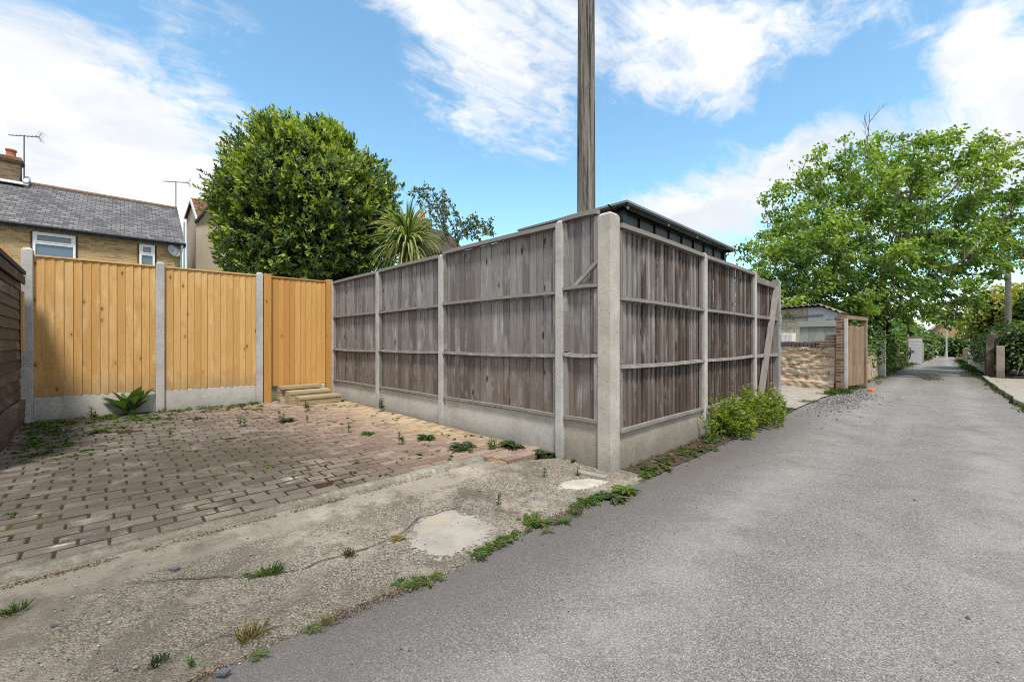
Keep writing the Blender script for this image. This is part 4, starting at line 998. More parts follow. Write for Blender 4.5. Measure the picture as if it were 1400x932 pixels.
mb = MB(); mb.bar(P(12.95, .55, 1.98), P(12.95, 4.8, 1.90), .05, .06); mb.build('gutter', plain('grey_gutter', (.22,.23,.24), .6), cs_)
mb = MB(); mb.add([P(12.985, v0+.02, 1.80), P(12.985, v0+.02, 2.02), P(12.985, .60, 2.22), P(12.985, .95, 2.2), P(12.985, .95, 1.80)], [(0,1,2,3,4)]); mb.add([P(12.96, v0+.02, 1.80), P(12.96, v0+.02, 2.02), P(12.96, .60, 2.22), P(12.96, .95, 2.2), P(12.96, .95, 1.80)], [(4,3,2,1,0)])
mb.build('gable_board', plain('pale_blue_board', (.52,.56,.60), .7), cs_)
sd = thing('shed_gate', 'grey green board gate standing in front of the cream shed', 'gate', P(12.2, .5, 0))
mb = MB(); boards(mb, P(12.2, 1.02), -SV, -SU, .98, .1, 1.60, .19, -.002, .006, 0, .003); mb.build('boards', M['pale_wood'], sd)
mb = MB(); mb.box(P(12.17, .53, 1.68), SV, SU, UP, .52, .025, .085); mb.build('rail', M['pale_wood'], sd, bevel=.005)
# brown gate beside the lane
bg = thing('plank_gate', 'brown plank gate in a wooden frame beside the lane next to the pier', 'gate', P(10.8, -.45, 0))
A, B = P(9.88, -.40), P(11.15, -.62); GD = (B-A).normalized(); GN = Vector((GD.y, -GD.x, 0)); L = (B-A).length
mb = MB(); boards(mb, A, GD, GN, L-.04, .05, 1.55, .125, .0, .004, 0, .003); mb.build('boards', M['far_wood'], bg)
for c, z in ((A-GD*.05, 1.70), (B+GD*.03, 1.70)):
    mb = MB(); mb.box(c+UP*(z/2-.03), GD, GN, UP, .045, .05, z/2+.03); mb.build('frame_post', M['far_wood'], bg, bevel=.005)
mb = MB(); mb.box((A+B)/2-GD*.01+UP*1.745, GD, GN, UP, L/2+.12, .055, .045); mb.build('lintel', M['far_wood'], bg, bevel=.005)
for z in (.35, 1.35):
    mb = MB(); mb.box((A+B)/2-GN*.04+UP*z, GD, GN, UP, L/2-.06, .02, .05); mb.build('ledge', M['far_wood'], bg)
gw = MB(); gw.box(P(14.5, -.30, .36), SU, SV, UP, 2.75, .11, .56)
tag(gw.build('garden_wall', stone), 'low garden wall of old bricks between the brown gate and the grey post', 'wall')
pt = thing('grey_post', 'grey concrete post standing at the edge of the ivy by the lane', 'post', P(17.5, -.5, -.2))
mb = MB(); mb.box(P(17.5, -.5, .68), SU, SV, UP, .07, .10, .88); mb.build('shaft', M['post_con'], pt, bevel=.01)
mb = MB(); mb.box(P(17.72, -.50, .60), SU, SV, UP, .06, .09, .80); mb.build('timber', M['far_wood'], pt, bevel=.01)
mb = MB(); mb.box(P(10.15, -.85, lane_z(10.2)+.035), (.8,.6,0), (-.6,.8,0), UP, .10, .05, .034)
tag(mb.build('loose_brick', plain('orange_brick', (.50,.17,.08), .9, 0, .3, 20), bevel=.012), 'orange broken brick lying in the grass by the brown gate', 'brick')

# ------------------------------------------------------------------ things further down the lane
gd = thing('garage_door', 'white painted garage door with black and red graffiti beyond the ivy', 'door', P(38, -.65, -.45))
mb = MB(); mb.box(P(38, -.72, .45), SV, SU, UP, .36, .03, .92)
for i in range(9): mb.box(P(37.965, -.72, -.42+.21*i), SV, SU, UP, .345, .012, .095)
mb.build('panel', plain('dirty_white', (.50,.52,.56), .7, 0, .15), gd)
mb = MB(); mb.box(P(38.02, -.30, .45), SV, SU, UP, .06, .06, .98); mb.box(P(38.02, -.68, 1.46), SV, SU, UP, .46, .06, .05); mb.build('frame', M['far_wood'], gd)
mb = MB(); pts = [P(37.945, -.45+dv, z) for dv, z in ((.02,-.05), (-.02,.15), (.0,.35), (-.06,.52), (-.16,.50), (-.22,.42))]
mb.tube(pts, .03, 6); mb.tube([P(37.945, -.45, .1), P(37.945, -.52, .3), P(37.945, -.5, .62), P(37.945, -.44, .75)], .02, 6)
mb.build('black_graffiti', M['black'], gd)
mb = MB(); mb.tube([P(37.943, -.40, .38), P(37.943, -.44, .50), P(37.943, -.48, .42)], .045, 8); mb.build('red_graffiti', plain('red_paint', (.5,.04,.03), .6), gd)
def pier(u, v, w, z1, mat, name, label, cat, d=.2):
    mb = MB(); z0 = lane_z(u)-.05; mb.box(P(u, v, (z0+z1)/2), SU, SV, UP, d, w, (z1-z0)/2); return tag(mb.build(name, mat, bevel=.01), label, cat)
pier(44, -.82, .22, 1.05, stone, 'brick_pier', 'short brick pier beyond the graffiti covered door on the left of the lane', 'pier')
pier(27, -.42, .06, 1.25, M['far_wood'], 'timber_post', 'dark timber post in the ivy before the graffiti covered door', 'post', .08)
wg = thing('far_garage', 'small white garage with brown door near the end of the lane', 'garage', P(75, -.8, -1))
mb = MB(); arc = [(-.95*math.cos(a), 1.0+.42*math.sin(a)) for a in [i*math.pi/10 for i in range(11)]]
poly = [(-.95, 0)]+arc+[(.95, 0)]
va = [P(75, -.75-x, lane_z(75)+z*1.35) for x, z in poly]; vb = [P(78, -.75-x, lane_z(75)+z*1.35) for x, z in poly]; n = len(poly)
mb.add(va+vb, [tuple(range(n)), tuple(range(2*n-1, n-1, -1))]+[(i, n+i, n+(i+1)%n, (i+1)%n) for i in range(n)]); mb.build('wall', plain('pale_wall', (.52,.52,.54), .8), wg)
mb = MB(); mb.box(P(74.97, -1.15, lane_z(75)+.75), SV, SU, UP, .38, .03, .75); mb.build('door', plain('brown_door', (.20,.10,.07), .7), wg)
lp = thing('lamp_post', 'thin grey green lamp post at the far end of the lane', 'lamp post', P(84, -2.5, lane_z(84)))
z0 = lane_z(84); mb = MB(); mb.tube([P(84, -2.5, z0-.1), P(84, -2.5, z0+.8), P(84, -2.5, z0+.85), P(84, -2.5, z0+4.2)], [.13,.13,.10,.09], 10); mb.build('column', plain('green_grey_paint', (.34,.42,.40), .5), lp)
mb = MB(); mb.tube([P(84, -2.5, z0+4.2), P(84, -2.75, z0+4.35), P(84, -3.05, z0+4.36)], [.07,.09,.05], 8); mb.build('lantern', plain('green_grey_paint', (.34,.42,.40), .5), lp)
eh = thing('gable_house', 'yellow brick house with brown gabled roof at the far end of the lane', 'house', P(97, -3.6, -1.2))
ehb = brickwork('end_brick', [(.30,.20,.09), (.46,.33,.16), (.52,.40,.22)], (.40,.33,.22), .3, .12, DV)
c0, hw, ze, za = -3.6, 3.1, 2.9, 6.0
mb = MB(); q = [(c0+hw, -1.3), (c0+hw, ze), (c0, za-.1), (c0-hw, ze), (c0-hw, -1.3)]
mb.add([P(95, v, z) for v, z in q]+[P(104, v, z) for v, z in q], [(0,1,2,3,4), (9,8,7,6,5), (0,5,6,1), (1,6,7,2), (2,7,8,3), (3,8,9,4)]); mb.build('wall', ehb, eh)
rb = plain('brown_roof', (.17,.115,.09), .9, 0, .3, 3)
for s in (1, -1):
    a_, b_ = P(94.6, c0, za), P(94.6, c0+s*(hw+.4), ze-.4)
    slab([a_, b_, b_+UP*.22, a_+UP*.22], 9.8, rb, 'roof', eh, SU)
    mb = MB(); mb.bar(a_-SU*.06+UP*.05, b_-SU*.06+UP*.05, .08, .30); mb.build('bargeboard', plain('pale_barge', (.55,.53,.50), .7), eh)
mb = MB(); mb.box(P(94.95, c0-1.0, 1.5), SV, SU, UP, .62, .05, 1.05); w_ = mb.build('window', M['white'], eh)
mb = MB(); mb.box(P(94.90, c0-1.0, 1.5), SV, SU, UP, .42, .03, .85); mb.build('pane', glass, w_)
mb = MB(); mb.box(P(97, c0+.6, za+.3), SU, SV, UP, .45, .45, .9); mb.build('chimney', redbrick, eh)
# right side of the lane
def low_wall(u0, u1, v, h, mat, label, name='lane_wall'):
    mb = MB(); a, b = P(u0, v), P(u1, v-.004*(u1-u0)); 
    N = max(6, int((u1-u0)*3)); vs = []
    for i in range(N+1):
        p = a.lerp(b, i/N); zg = lane_z(u0+(u1-u0)*i/N); t_ = zg+h+.05*mnoise.noise((i*.7, u0, 1))
        for o, z in ((.0, zg-.1), (.0, t_), (-.2, t_), (-.2, zg-.1)): vs.append(p+SV*(o+.02*mnoise.noise((i*.9, z*4, 4)))+UP*z)
    mb.add(vs, [(i*4+k, i*4+k+1, (i+1)*4+k+1, (i+1)*4+k) for i in range(N) for k in range(3)]+[(0,3,2,1), (N*4, N*4+1, N*4+2, N*4+3)])
    return tag(mb.build(name, mat), label, 'wall')
low_wall(23, 28.5, -3.28, 1.15, stone, 'brown brick wall beyond the dark post on the right of the lane')
low_wall(29.5, 38, -3.34, 1.15, plain('yellow_stone', (.46,.39,.25), .95, 0, .45, 3), 'yellowish stone wall further along the right of the lane')
low_wall(41, 58, -3.42, 1.2, ehb, 'pale yellow brick wall near the end of the lane on the right')
pier(39.3, -3.45, .16, 1.15, M['post_con'], 'gate_pier', 'pale concrete pier beyond the yellowish stone wall on the right', 'pier')
pier(20.7, -3.30, .10, 1.42, M['shed_wood'], 'timber_post', 'thick dark timber post at the corner of the right hedge', 'post', .12)
pier(20.1, -3.52, .10, 1.0, M['warm_con'], 'low_post', 'squat grey post beside the thick dark post by the right hedge', 'post', .1)
bf = MB(); boards(bf, P(21.2, -3.35), -SV, -SU, .75, .3, 1.55, .14, .0, .005, 0, .004)
tag(bf.build('board_screen', M['pale_wood']), 'small grey board screen behind the thick dark post on the right', 'screen')
tp = thing('telegraph_pole', 'thin pale telegraph pole rising behind the right hedge', 'pole', P(23.5, -3.95, lane_z(23)))
mb = MB(); mb.tube([P(23.5, -3.95, -.5), P(23.5, -3.95, 2.5), P(23.5, -3.95, 4.6)], [.10,.095,.085], 14); mb.build('shaft', plain('pale_pole', (.34,.325,.29), .9, 0, .3, 6), tp, smooth=True)
mb = MB(); mb.tube([P(23.5, -3.95, 4.6), P(23.5, -3.95, 4.66)], [.10,.07], 14); mb.build('cap', M['galv'], tp)
# ------------------------------------------------------------------ vegetation
M['bay'] = leaf('evergreen_leaf', [(.055,.108,.028), (.08,.148,.034), (.108,.182,.042), (.14,.22,.052)], (.50,.60,.065), .32, .36)
M['syc'] = leaf('bright_tree_leaf', [(.045,.105,.022), (.075,.165,.028), (.125,.235,.04), (.20,.33,.06)], (.34,.47,.09), .42, .42)
M['dull'] = leaf('dull_leaf', [(.075,.115,.055), (.11,.16,.07), (.16,.21,.10)], (.20,.15,.08), .42, .5)
M['ivy'] = leaf('ivy_leaf', [(.035,.075,.018), (.06,.12,.026), (.09,.17,.034), (.14,.24,.05)], (.24,.34,.07), .3, .45)
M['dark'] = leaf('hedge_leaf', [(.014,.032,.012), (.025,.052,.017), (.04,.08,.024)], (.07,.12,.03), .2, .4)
M['gold'] = leaf('yellow_green_leaf', [(.20,.27,.035), (.33,.37,.05), (.48,.45,.06), (.18,.26,.04)], (.55,.34,.07), .45, .45)
M['bush'] = leaf('bush_leaf', [(.12,.20,.028), (.18,.27,.035), (.27,.33,.045)], (.44,.42,.06), .4, .5)
M['sword'] = leaf('sword_leaf', [(.07,.14,.03), (.16,.25,.06), (.38,.43,.17), (.50,.49,.21)], (.52,.44,.13), .3, .4)
M['weed'] = leaf('weed_leaf', [(.05,.11,.02), (.09,.17,.028), (.14,.23,.045)], (.22,.16,.06), .35, .5)
M['weed_dark'] = leaf('dark_weed_leaf', [(.035,.07,.022), (.06,.10,.03), (.09,.13,.05)], (.16,.10,.05), .3, .5)
M['straw'] = leaf('dry_grass', [(.34,.25,.09), (.26,.20,.07), (.18,.17,.05)], (.20,.12,.05), .2, .6)
M['dead'] = leaf('dead_leaf', [(.07,.036,.02), (.11,.055,.027), (.17,.10,.045), (.05,.03,.02)], None, .1, .7)
def bark(name, a, b):
    t = NT(name); p = t.pos(); x, y, z = t.sep(p)
    n = t.noise(t.comb(t.ma('MULTIPLY', x, 14), t.ma('MULTIPLY', y, 14), t.ma('MULTIPLY', z, 3)), 1, 5, .7)
    return t.out(t.mix(t.mr(n, .35, .65), a, b), .95, t.bump(n, .7, .03), .15)
M['bark'] = bark('bark', (.085,.068,.052), (.20,.17,.14))
M['twig'] = bark('grey_twig', (.13,.11,.095), (.24,.215,.19))
M['stem'] = plain('green_stem', (.12,.15,.045), .7, 0, .3, 30)

def colonise(att, start, step, di, dk, iters=200, bias=(0,0,0)):
    """space colonisation: grows a branch skeleton through the attraction points; returns nodes, parents"""
    nodes = [np.array(q, float) for q in start]; par = [i-1 for i in range(len(start))]
    att = np.array(att); arr = np.array(nodes)
    d = np.linalg.norm(att[:, None]-arr[None], axis=2); near = d.argmin(1); nd = d.min(1); bias = np.array(bias)
    for it in range(iters):
        act = nd < di
        if not act.any():
            i = nd.argmin(); act = np.zeros(len(att), bool); act[i] = True
        new = []; 
        for k in np.unique(near[act]):
            v = unit(att[act & (near == k)]-nodes[k]).sum(0)+bias+NR.normal(size=3)*.12
            v = v/max(np.linalg.norm(v), 1e-6); q = nodes[k]+v*step
            new.append((k, q))
        added = 0
        for k, q in new:
            if np.linalg.norm(np.array(nodes)[-60:]-q, axis=1).min() < step*.25: continue
            nodes.append(q); par.append(k); added += 1
            dq = np.linalg.norm(att-q, axis=1); m = dq < nd; near[m] = len(nodes)-1; nd[m] = dq[m]
        keep = nd > dk
        att, near, nd = att[keep], near[keep], nd[keep]
        if len(att) == 0 or added == 0: break
    return np.array(nodes), np.array(par)
def branches(nodes, par, r_tip, expo, r_max, minr=0):
    n = len(nodes); w = np.zeros(n); kids = [[] for _ in range(n)]
    for i in range(n-1, 0, -1):
        if not kids[i]: w[i] = r_tip**expo
        w[par[i]] += w[i]; kids[par[i]].append(i)
    rad = np.minimum(np.maximum(w, r_tip**expo)**(1/expo), r_max)
    mb = MB(); done = set()
    def chain(i):
        p = [i]
        while kids[p[-1]]:
            p.append(max(kids[p[-1]], key=lambda k: w[k]))
        return p
    stack = [0]; first = True
    while stack:
        i = stack.pop(); ch = chain(i); pts = ch if first or par[i] < 0 else [par[i]]+ch; first = False
        if len(pts) > 1 and rad[pts[-1 if len(pts) < 3 else 1]] >= minr:
            rr = [rad[k] for k in pts]
            if pts[0] != ch[0]: rr[0] = rad[ch[0]]
            mb.tube([nodes[k] for k in pts], rr, 9 if max(rr) > .05 else (6 if max(rr) > .02 else 4), True)
        for k in ch:
            m = max(kids[k], key=lambda q: w[q]) if kids[k] else None
            stack += [q for q in kids[k] if q != m]
    tips = [i for i in range(n) if len(kids[i]) == 0]
    thin = [i for i in range(n) if rad[i] < r_tip*2.6]
    return mb, np.array(tips), np.array(thin), rad
def ellip(n, c, r, shell=.0):
    q = rdir(n)*((shell**3+(1-shell**3)*NR.random((n,1)))**(1/3)); return np.array(c)+q*np.array(r)

# --- evergreen tree (dense, glossy, with yellow green young tips)
bc_ = ray(427, 10.6); base = Vector((bc_.x, bc_.y, 0))
ev = thing('evergreen_tree', 'big dense rounded evergreen tree with yellow green shoot tips behind the golden gate', 'tree', base)
cz = 4.35
def bay_r(d):
    """uneven radius of the crown in direction d"""
    return 1+.20*mnoise.noise((d[0]*2.1, d[1]*2.1, d[2]*2.1+4))+.11*mnoise.noise((d[0]*4.6, d[1]*4.6, d[2]*4.6))
RX, RY, RZU, RZD = 2.03, 1.95, 1.92, 2.4
lv = Leaves(); N = 7600; dirs = rdir(N); dirs[:, 2] = np.where(dirs[:, 2] < -.75, -dirs[:, 2], dirs[:, 2])
nbv = np.array([bay_r(d) for d in dirs]); dep = 1-.33*NR.random(N)**2.2
dep = np.where(NR.random(N) < .09, 1.0+.11*NR.random(N), dep)
sc_r = np.stack([np.full(N, RX), np.full(N, RY), np.where(dirs[:, 2] > 0, RZU, RZD)], 1)
pos = np.array([base.x, base.y, cz])+dirs*sc_r*(nbv*dep)[:, None]
pos = pos[pos[:, 2] > 1.2] if True else pos
dd = unit(pos-np.array([base.x, base.y, cz])); N = len(pos)
shoot = unit(dd*1.0+np.array([0,0,.75])+NR.normal(size=(N,3))*.45)
clump = np.array([mnoise.noise((p[0]*1.5, p[1]*1.5, p[2]*1.5)) for p in pos])
young = np.clip((NR.random(N) < np.clip(.46+.8*clump+.3*dd[:, 2], .10, .9))*(.5+.5*NR.random(N)), 0, 1)
for k in range(11):                                    # a whorl of leaves along each shoot
    f = k/10; a = NR.random(N)*6.283
    e1 = unit(np.cross(shoot, np.array([.31,.2,.9]))); e2 = np.cross(shoot, e1)
    out = e1*np.cos(a)[:, None]+e2*np.sin(a)[:, None]
    d = unit(out*(1.0-.55*f)+shoot*(.25+.95*f))
    lv.add(pos+shoot*(f*.17), d, shoot+out*.2, .085+.03*NR.random(N), .034+.010*NR.random(N), age=young*np.clip(f*1.6-.25, 0, 1), curl=.15)
lv.build('crown', M['bay'], ev)
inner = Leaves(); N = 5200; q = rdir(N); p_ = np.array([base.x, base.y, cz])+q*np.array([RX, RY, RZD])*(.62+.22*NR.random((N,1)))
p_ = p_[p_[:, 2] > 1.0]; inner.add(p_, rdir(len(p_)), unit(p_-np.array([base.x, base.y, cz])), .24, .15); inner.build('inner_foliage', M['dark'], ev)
mb = MB(); mb.tube([base, base+UP*1.2+Vector((.05,0,0)), base+UP*2.6], [.17,.14,.10], 10)
for k in range(9):
    a = k*.7+rnd.random(); z = 1.3+.2*k*.8; mb.tube([base+UP*z*.8, base+Vector((math.cos(a)*.8, math.sin(a)*.8, z+.5)), base+Vector((math.cos(a)*1.7, math.sin(a)*1.6, z+1.4))], [.06,.04,.015], 6)
mb.build('trunk', M['bark'], ev)

# --- big wind blown tree by the lane
tb = P(18.6, -.25); tb.z = -.2
bt = thing('broadleaf_tree', 'big wind blown tree with bright green leaves and pale branches over the lane', 'tree', tb)
att = []
lobes = [((14.2,17.0,6.3),(4.1,3.4,3.2)), ((12.2,15.8,4.3),(3.3,2.6,2.2)), ((10.6,15.4,3.6),(2.1,2.0,1.55)), ((16.3,16.5,7.1),(3.1,2.8,2.2)), ((18.9,17.0,6.0),(2.5,2.8,1.9)), ((14.5,16.0,3.4),(3.4,2.6,1.5)), ((20.8,17.3,5.6),(1.8,2.3,1.4)), ((12.9,15.6,6.8),(1.6,1.6,1.8)), ((16.8,16.0,4.0),(2.3,2.0,1.1)), ((11.4,15.3,2.7),(2.4,1.8,1.0)), ((15.0,15.8,2.4),(2.0,1.6,1.0)), ((9.4,15.2,3.6),(1.6,1.7,1.4)), ((9.2,15.0,2.4),(1.4,1.5,.9)), ((10.9,15.4,5.0),(1.6,1.6,1.3)), ((13.4,16.2,2.3),(2.4,1.8,1.1)), ((16.6,17.2,3.0),(2.0,2.0,1.2))]
for c, r in lobes: att.append(ellip(int(46*r[0]*r[1]*r[2]/3), c, r, .35))
att = np.concatenate(att)
att = att[(att[:, 2] > 1.65)]
start = [np.array([tb.x, tb.y, z]) + np.array([.10*math.sin(z*1.3), .08*math.cos(z), 0]) for z in np.arange(-.2, 2.6, .3)]
nodes, par = colonise(att, start, .27, 1.9, .42, 260, (.22, 0, .05))
mb, tips, thin, rad = branches(nodes, par, .013, 2.35, .30)
mb.build('trunk', M['twig'], bt)
lv = Leaves(); thin = thin[(NR.random(len(thin)) < .52) | np.isin(thin, tips)]; src = nodes[thin]; k0 = par[thin]; bd = unit(src-nodes[np.maximum(k0, 0)])
den = np.clip(.88-.07*np.maximum(src[:, 2]-4.2, 0)+1.5*np.array([mnoise.noise((q[0]*.95, q[1]*.95, q[2]*1.5)) for q in src]), .12, 1)
lite = np.array([mnoise.noise((q[0]*.8+7, q[1]*.8, q[2]*1.1)) for q in src])
wind = np.array([.85, .1, -.05])
for rep in range(60):
    N = len(src); sel = NR.random(N) < den; s = src[sel]; b = bd[sel]; n_ = len(s); lt = lite[sel]
    off = rdir(n_)*np.array([1.25,1.1,.62])*(.04+.33*NR.random((n_,1)))
    d = unit(wind*.9+b*.3+rdir(n_)*.75+np.array([0,0,-.35])); nr = unit(rdir(n_)*.8+np.array([-.25,-.2,.7]))
    lv.add(s+off+b*(NR.random((n_,1))*.25), d, nr, .11+.075*NR.random(n_), .062+.038*NR.random(n_), age=np.clip(.33+1.3*lt+.10*(s[:, 2]-4.5)+.25*NR.normal(size=n_), 0, 1), curl=.28, fold=.3)
lv.build('crown', M['syc'], bt)

mb = MB(); q = Vector((12.9+.35, 15.6, 8.0))       # the dead leader that stands over the crown
def dead(p, d, L, r, lev):
    pts = [p]; 
    for i in range(5): d = (d+Vector((rnd.gauss(0,.09), rnd.gauss(0,.09), .04))).normalized(); pts.append(pts[-1]+d*L/5)
    mb.tube(pts, [r*(1-.14*i) for i in range(6)], 5)
    if lev < 2:
        for k in (2, 3, 4): dead(pts[k], (d+Vector((rnd.gauss(0,.6), rnd.gauss(0,.3), .1))).normalized(), L*.42, r*.5, lev+1)
dead(q, Vector((-.12, 0, 1)), 1.6, .026, 0); mb.build('dead_branch', M['twig'], bt)

# --- sparse small tree between the evergreen and the fence top
sb = ray(618, 10.6); sb = Vector((sb.x, sb.y, 0))
sp = thing('sparse_tree', 'small sparse tree with thin twigs and dull leaves behind the grey fence', 'tree', sb)
def pz(px, py, Y=10.4): return np.array(ray(px, Y, py))
att = np.concatenate([ellip(70, pz(592, 275), (.42,.6,.40)), ellip(90, pz(606, 292), (.45,.6,.40)), ellip(130, pz(650, 312), (.62,.7,.30)), ellip(70, pz(625, 318), (.6,.6,.3)), ellip(40, pz(572, 265), (.3,.4,.25))])
start = [np.array([sb.x, sb.y, z]) for z in np.arange(0, 2.9, .25)]
nodes, par = colonise(att, start, .13, .9, .17, 160)
mb, tips, thin, rad = branches(nodes, par, .006, 2.3, .07); mb.build('trunk', M['bark'], sp)
lv = Leaves(); s = nodes[thin]; 
for rep in range(16):
    sel = NR.random(len(s)) < .75; q = s[sel]; n_ = len(q); lv.add(q+rdir(n_)*.09*NR.random((n_,1)), rdir(n_)+np.array([0,0,.2]), rdir(n_)+np.array([0,0,.8]), .06+.03*NR.random(n_), .032+.012*NR.random(n_), age=(NR.random(n_) < .15)*.6)
lv.build('crown', M['dull'], sp)

# --- cordyline
cb = ray(557, 9.0); cb = Vector((cb.x, cb.y, 0)); ch_ = CAM_H+(CY-330)/FOC*9.0
cy = thing('cordyline', 'spiky cordyline with long arching yellow green sword leaves behind the weathered fence', 'palm', cb)
mb = MB(); mb.tube([cb, cb+UP*1.5+Vector((.04,0,0)), cb+UP*(ch_-.05)], [.10,.085,.09], 10); mb.build('trunk', M['bark'], cy)
V = []; F = []; C = []; me = bpy.data.meshes.new('crown')
for i in range(330):
    el = R(rnd.uniform(-35, 70)) if i > 110 else R(rnd.uniform(30, 88)); az = rnd.random()*6.283; L = rnd.uniform(.76, 1.06); W = rnd.uniform(.036, .052)
    d = Vector((math.cos(az)*math.cos(el), math.sin(az)*math.cos(el), math.sin(el))); p = cb+UP*(ch_+rnd.uniform(-.22,.10)); sd = Vector((-math.sin(az), math.cos(az), rnd.gauss(0,.25))).normalized()
    droop = rnd.uniform(.16, .46)*(1.2-.4*math.sin(el)); k0 = len(V); r_ = rnd.random(); old = max(0, min(1, (.25-math.sin(el))*1.2))*rnd.random()
    for j in range(9):
        t_ = j/8; w = W*(math.sin(min(1, t_*2.2+.18)*1.57))*(1-t_**3)*.5+.001
        n = sd.cross(d).normalized(); V += [p-sd*w+n*w*.5, p, p+sd*w+n*w*.5]; C += [(r_, t_, old)]*3
        p = p+d*(L/8); d = (d-UP*droop*(.35+t_)).normalized()
    for j in range(8):
        a = k0+j*3; F += [(a, a+1, a+4, a+3), (a+1, a+2, a+5, a+4)]
me.from_pydata(V, [], F); at_ = me.attributes.new('lc', 'FLOAT_VECTOR', 'POINT'); at_.data.foreach_set('vector', np.array(C, np.float32).ravel())
link_mesh('crown', me, M['sword'], cy)

# --- leafy masses: hedges, ivy, bushes
def bushy(name, label, cat, lobes, mat, dens, L, W, base, stems=False, updir=.3, young=.12, inner=True, droop=0):
    t = thing(name, label, cat, base); lv = Leaves()
    for c, r in lobes:
        n = int(dens*(r[0]*r[1]+r[1]*r[2]+r[0]*r[2])*4.2); q = rdir(n)
        rr = np.array([1+.16*mnoise.noise((a[0]*2.3+c[0], a[1]*2.3+c[1], a[2]*2.3))+.13*mnoise.noise((a[0]*5+c[0], a[1]*5, a[2]*5)) for a in q])
        p = np.array(c)+q*np.array(r)*(rr*(1-.42*NR.random(n)**1.7))[:, None]
        p = p[p[:, 2] > base[2]]; q = unit(p-np.array(c)); n = len(p)
        lv.add(p, unit(q*.5+rdir(n)*.8+np.array([0,0,updir-droop])), unit(q*.8+rdir(n)*.5+np.array([0,0,.6])), L*(.7+.6*NR.random(n)), W*(.7+.6*NR.random(n)), age=(NR.random(n) < young)*NR.random(n))
    lv.build('foliage', M[mat], t)
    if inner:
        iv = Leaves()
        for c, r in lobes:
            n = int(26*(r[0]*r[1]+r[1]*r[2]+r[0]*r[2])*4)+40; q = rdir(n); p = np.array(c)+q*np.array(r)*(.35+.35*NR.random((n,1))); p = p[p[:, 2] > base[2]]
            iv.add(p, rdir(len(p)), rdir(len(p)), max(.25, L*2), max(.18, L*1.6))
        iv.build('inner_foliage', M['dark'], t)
    if stems:
        mb = MB(); b = Vector(base)
        for c, r in lobes:
            for k in range(5):
                a = rnd.random()*6.28; e = Vector(c)+Vector((math.cos(a)*r[0]*.5, math.sin(a)*r[1]*.5, r[2]*.2)); g = Vector(base)
                mb.tube([g, g.lerp(e, .5)+Vector((rnd.gauss(0,.06), rnd.gauss(0,.06), 0)), e], [.03,.022,.008], 5)
        mb.build('trunk', M['bark'], t)
    return t
def lob(u, v, z, ru, rz, rv=None): return (tuple(P(u, v, z)), (ru, rv or ru, rz))
bushy('ivy', 'tall ivy and creeper mass beside the grey concrete post on the left of the lane', 'ivy', [lob(19.2, .15, .9, .8, 1.3, .7), lob(20.6, .25, .8, .85, 1.35, .8), lob(22.4, .35, .7, .95, 1.3, .9), lob(24.6, .5, .7, 1.1, 1.35), lob(18.9, -.2, .35, .42, .8)], 'ivy', 95, .12, .10, P(21, .1, -.3), droop=.5, young=.2)
bushy('ivy', 'bright green creeper on the wall before the white graffiti door', 'ivy', [lob(28.5, .75, .9, 1.2, 1.5), lob(32, .95, .9, 1.5, 1.6), lob(36.5, 1.2, 1.6, 1.5, 1.4), lob(40.8, .35, 1.3, 1.3, 1.7), lob(46, .6, 1.1, 1.8, 1.8)], 'syc', 45, .17, .13, P(33, .2, -.5), young=.0)
bushy('bush', 'loose green bush against the garden wall between the brown gate and the grey post', 'bush', [lob(13.2, .35, .9, .9, 1.0), lob(15.2, .5, 1.2, 1.2, 1.3), lob(16.9, .2, 1.0, .9, 1.1)], 'ivy', 90, .12, .09, P(15, .5, -.15))
bushy('bush', 'rounded green bushes at the far end of the lane beside the lamp post', 'bush', [lob(88, -.5, .6, 2.2, 2.0), lob(90, -3.2, .2, 1.8, 1.6), lob(62, .6, .8, 2.4, 2.0), lob(54, .5, .8, 2.2, 1.9), lob(70, 1.6, 1.2, 2.6, 2.6), lob(91, 2.5, 1.2, 3.2, 3.0)], 'ivy', 16, .34, .26, P(80, .5, -1.3), droop=.1)
bushy('hedge', 'dense dark green hedge on the right of the lane above the concrete pavement', 'hedge', [lob(20.8, -4.1, .85, .75, 1.05, .9), lob(20.6, -5.0, .85, .8, 1.05, 1.0), lob(20.6, -6.2, .9, .9, 1.05, 1.1), lob(20.9, -7.4, .95, .9, 1.1, 1.2), lob(23, -4.3, .9, 1.4, 1.0), lob(25.5, -4.4, .8, 1.5, 1.1)], 'ivy', 120, .11, .08, P(21, -5, .12), young=.25)
bushy('golden_tree', 'small tree with yellow and rust tinted leaves above the right hedge', 'tree', [lob(29, -4.1, 2.3, 1.5, 1.3), lob(31, -4.5, 2.9, 1.6, 1.3), lob(28, -5.3, 2.4, 1.5, 1.4), lob(33, -4.0, 1.9, 1.4, 1.1), lob(30, -5.5, 3.3, 1.1, .9)], 'gold', 70, .16, .11, P(30, -4.7, -.3), young=.2, stems=True)
bushy('leafy_tree', 'dark green leafy tree at the right edge behind the pale telegraph pole', 'tree', [lob(26.5, -5.6, 2.9, 1.2, 1.3), lob(27.5, -6.6, 3.0, 1.4, 1.6), lob(26, -7.5, 2.6, 1.5, 1.7)], 'ivy', 70, .15, .11, P(27, -6.4, -.3), stems=True)
bushy('bush', 'bright green shrubbery rising behind the cream shed', 'bush', [lob(19.5, 2.4, 1.8, 1.5, 1.6), lob(20.0, 4.6, 1.8, 1.8, 1.7), lob(20.5, 7.2, 1.7, 1.9, 1.7), lob(18.9, .9, 1.7, 1.1, 1.5)], 'syc', 75, .15, .10, P(19.5, 3.5, -.2), young=.25)
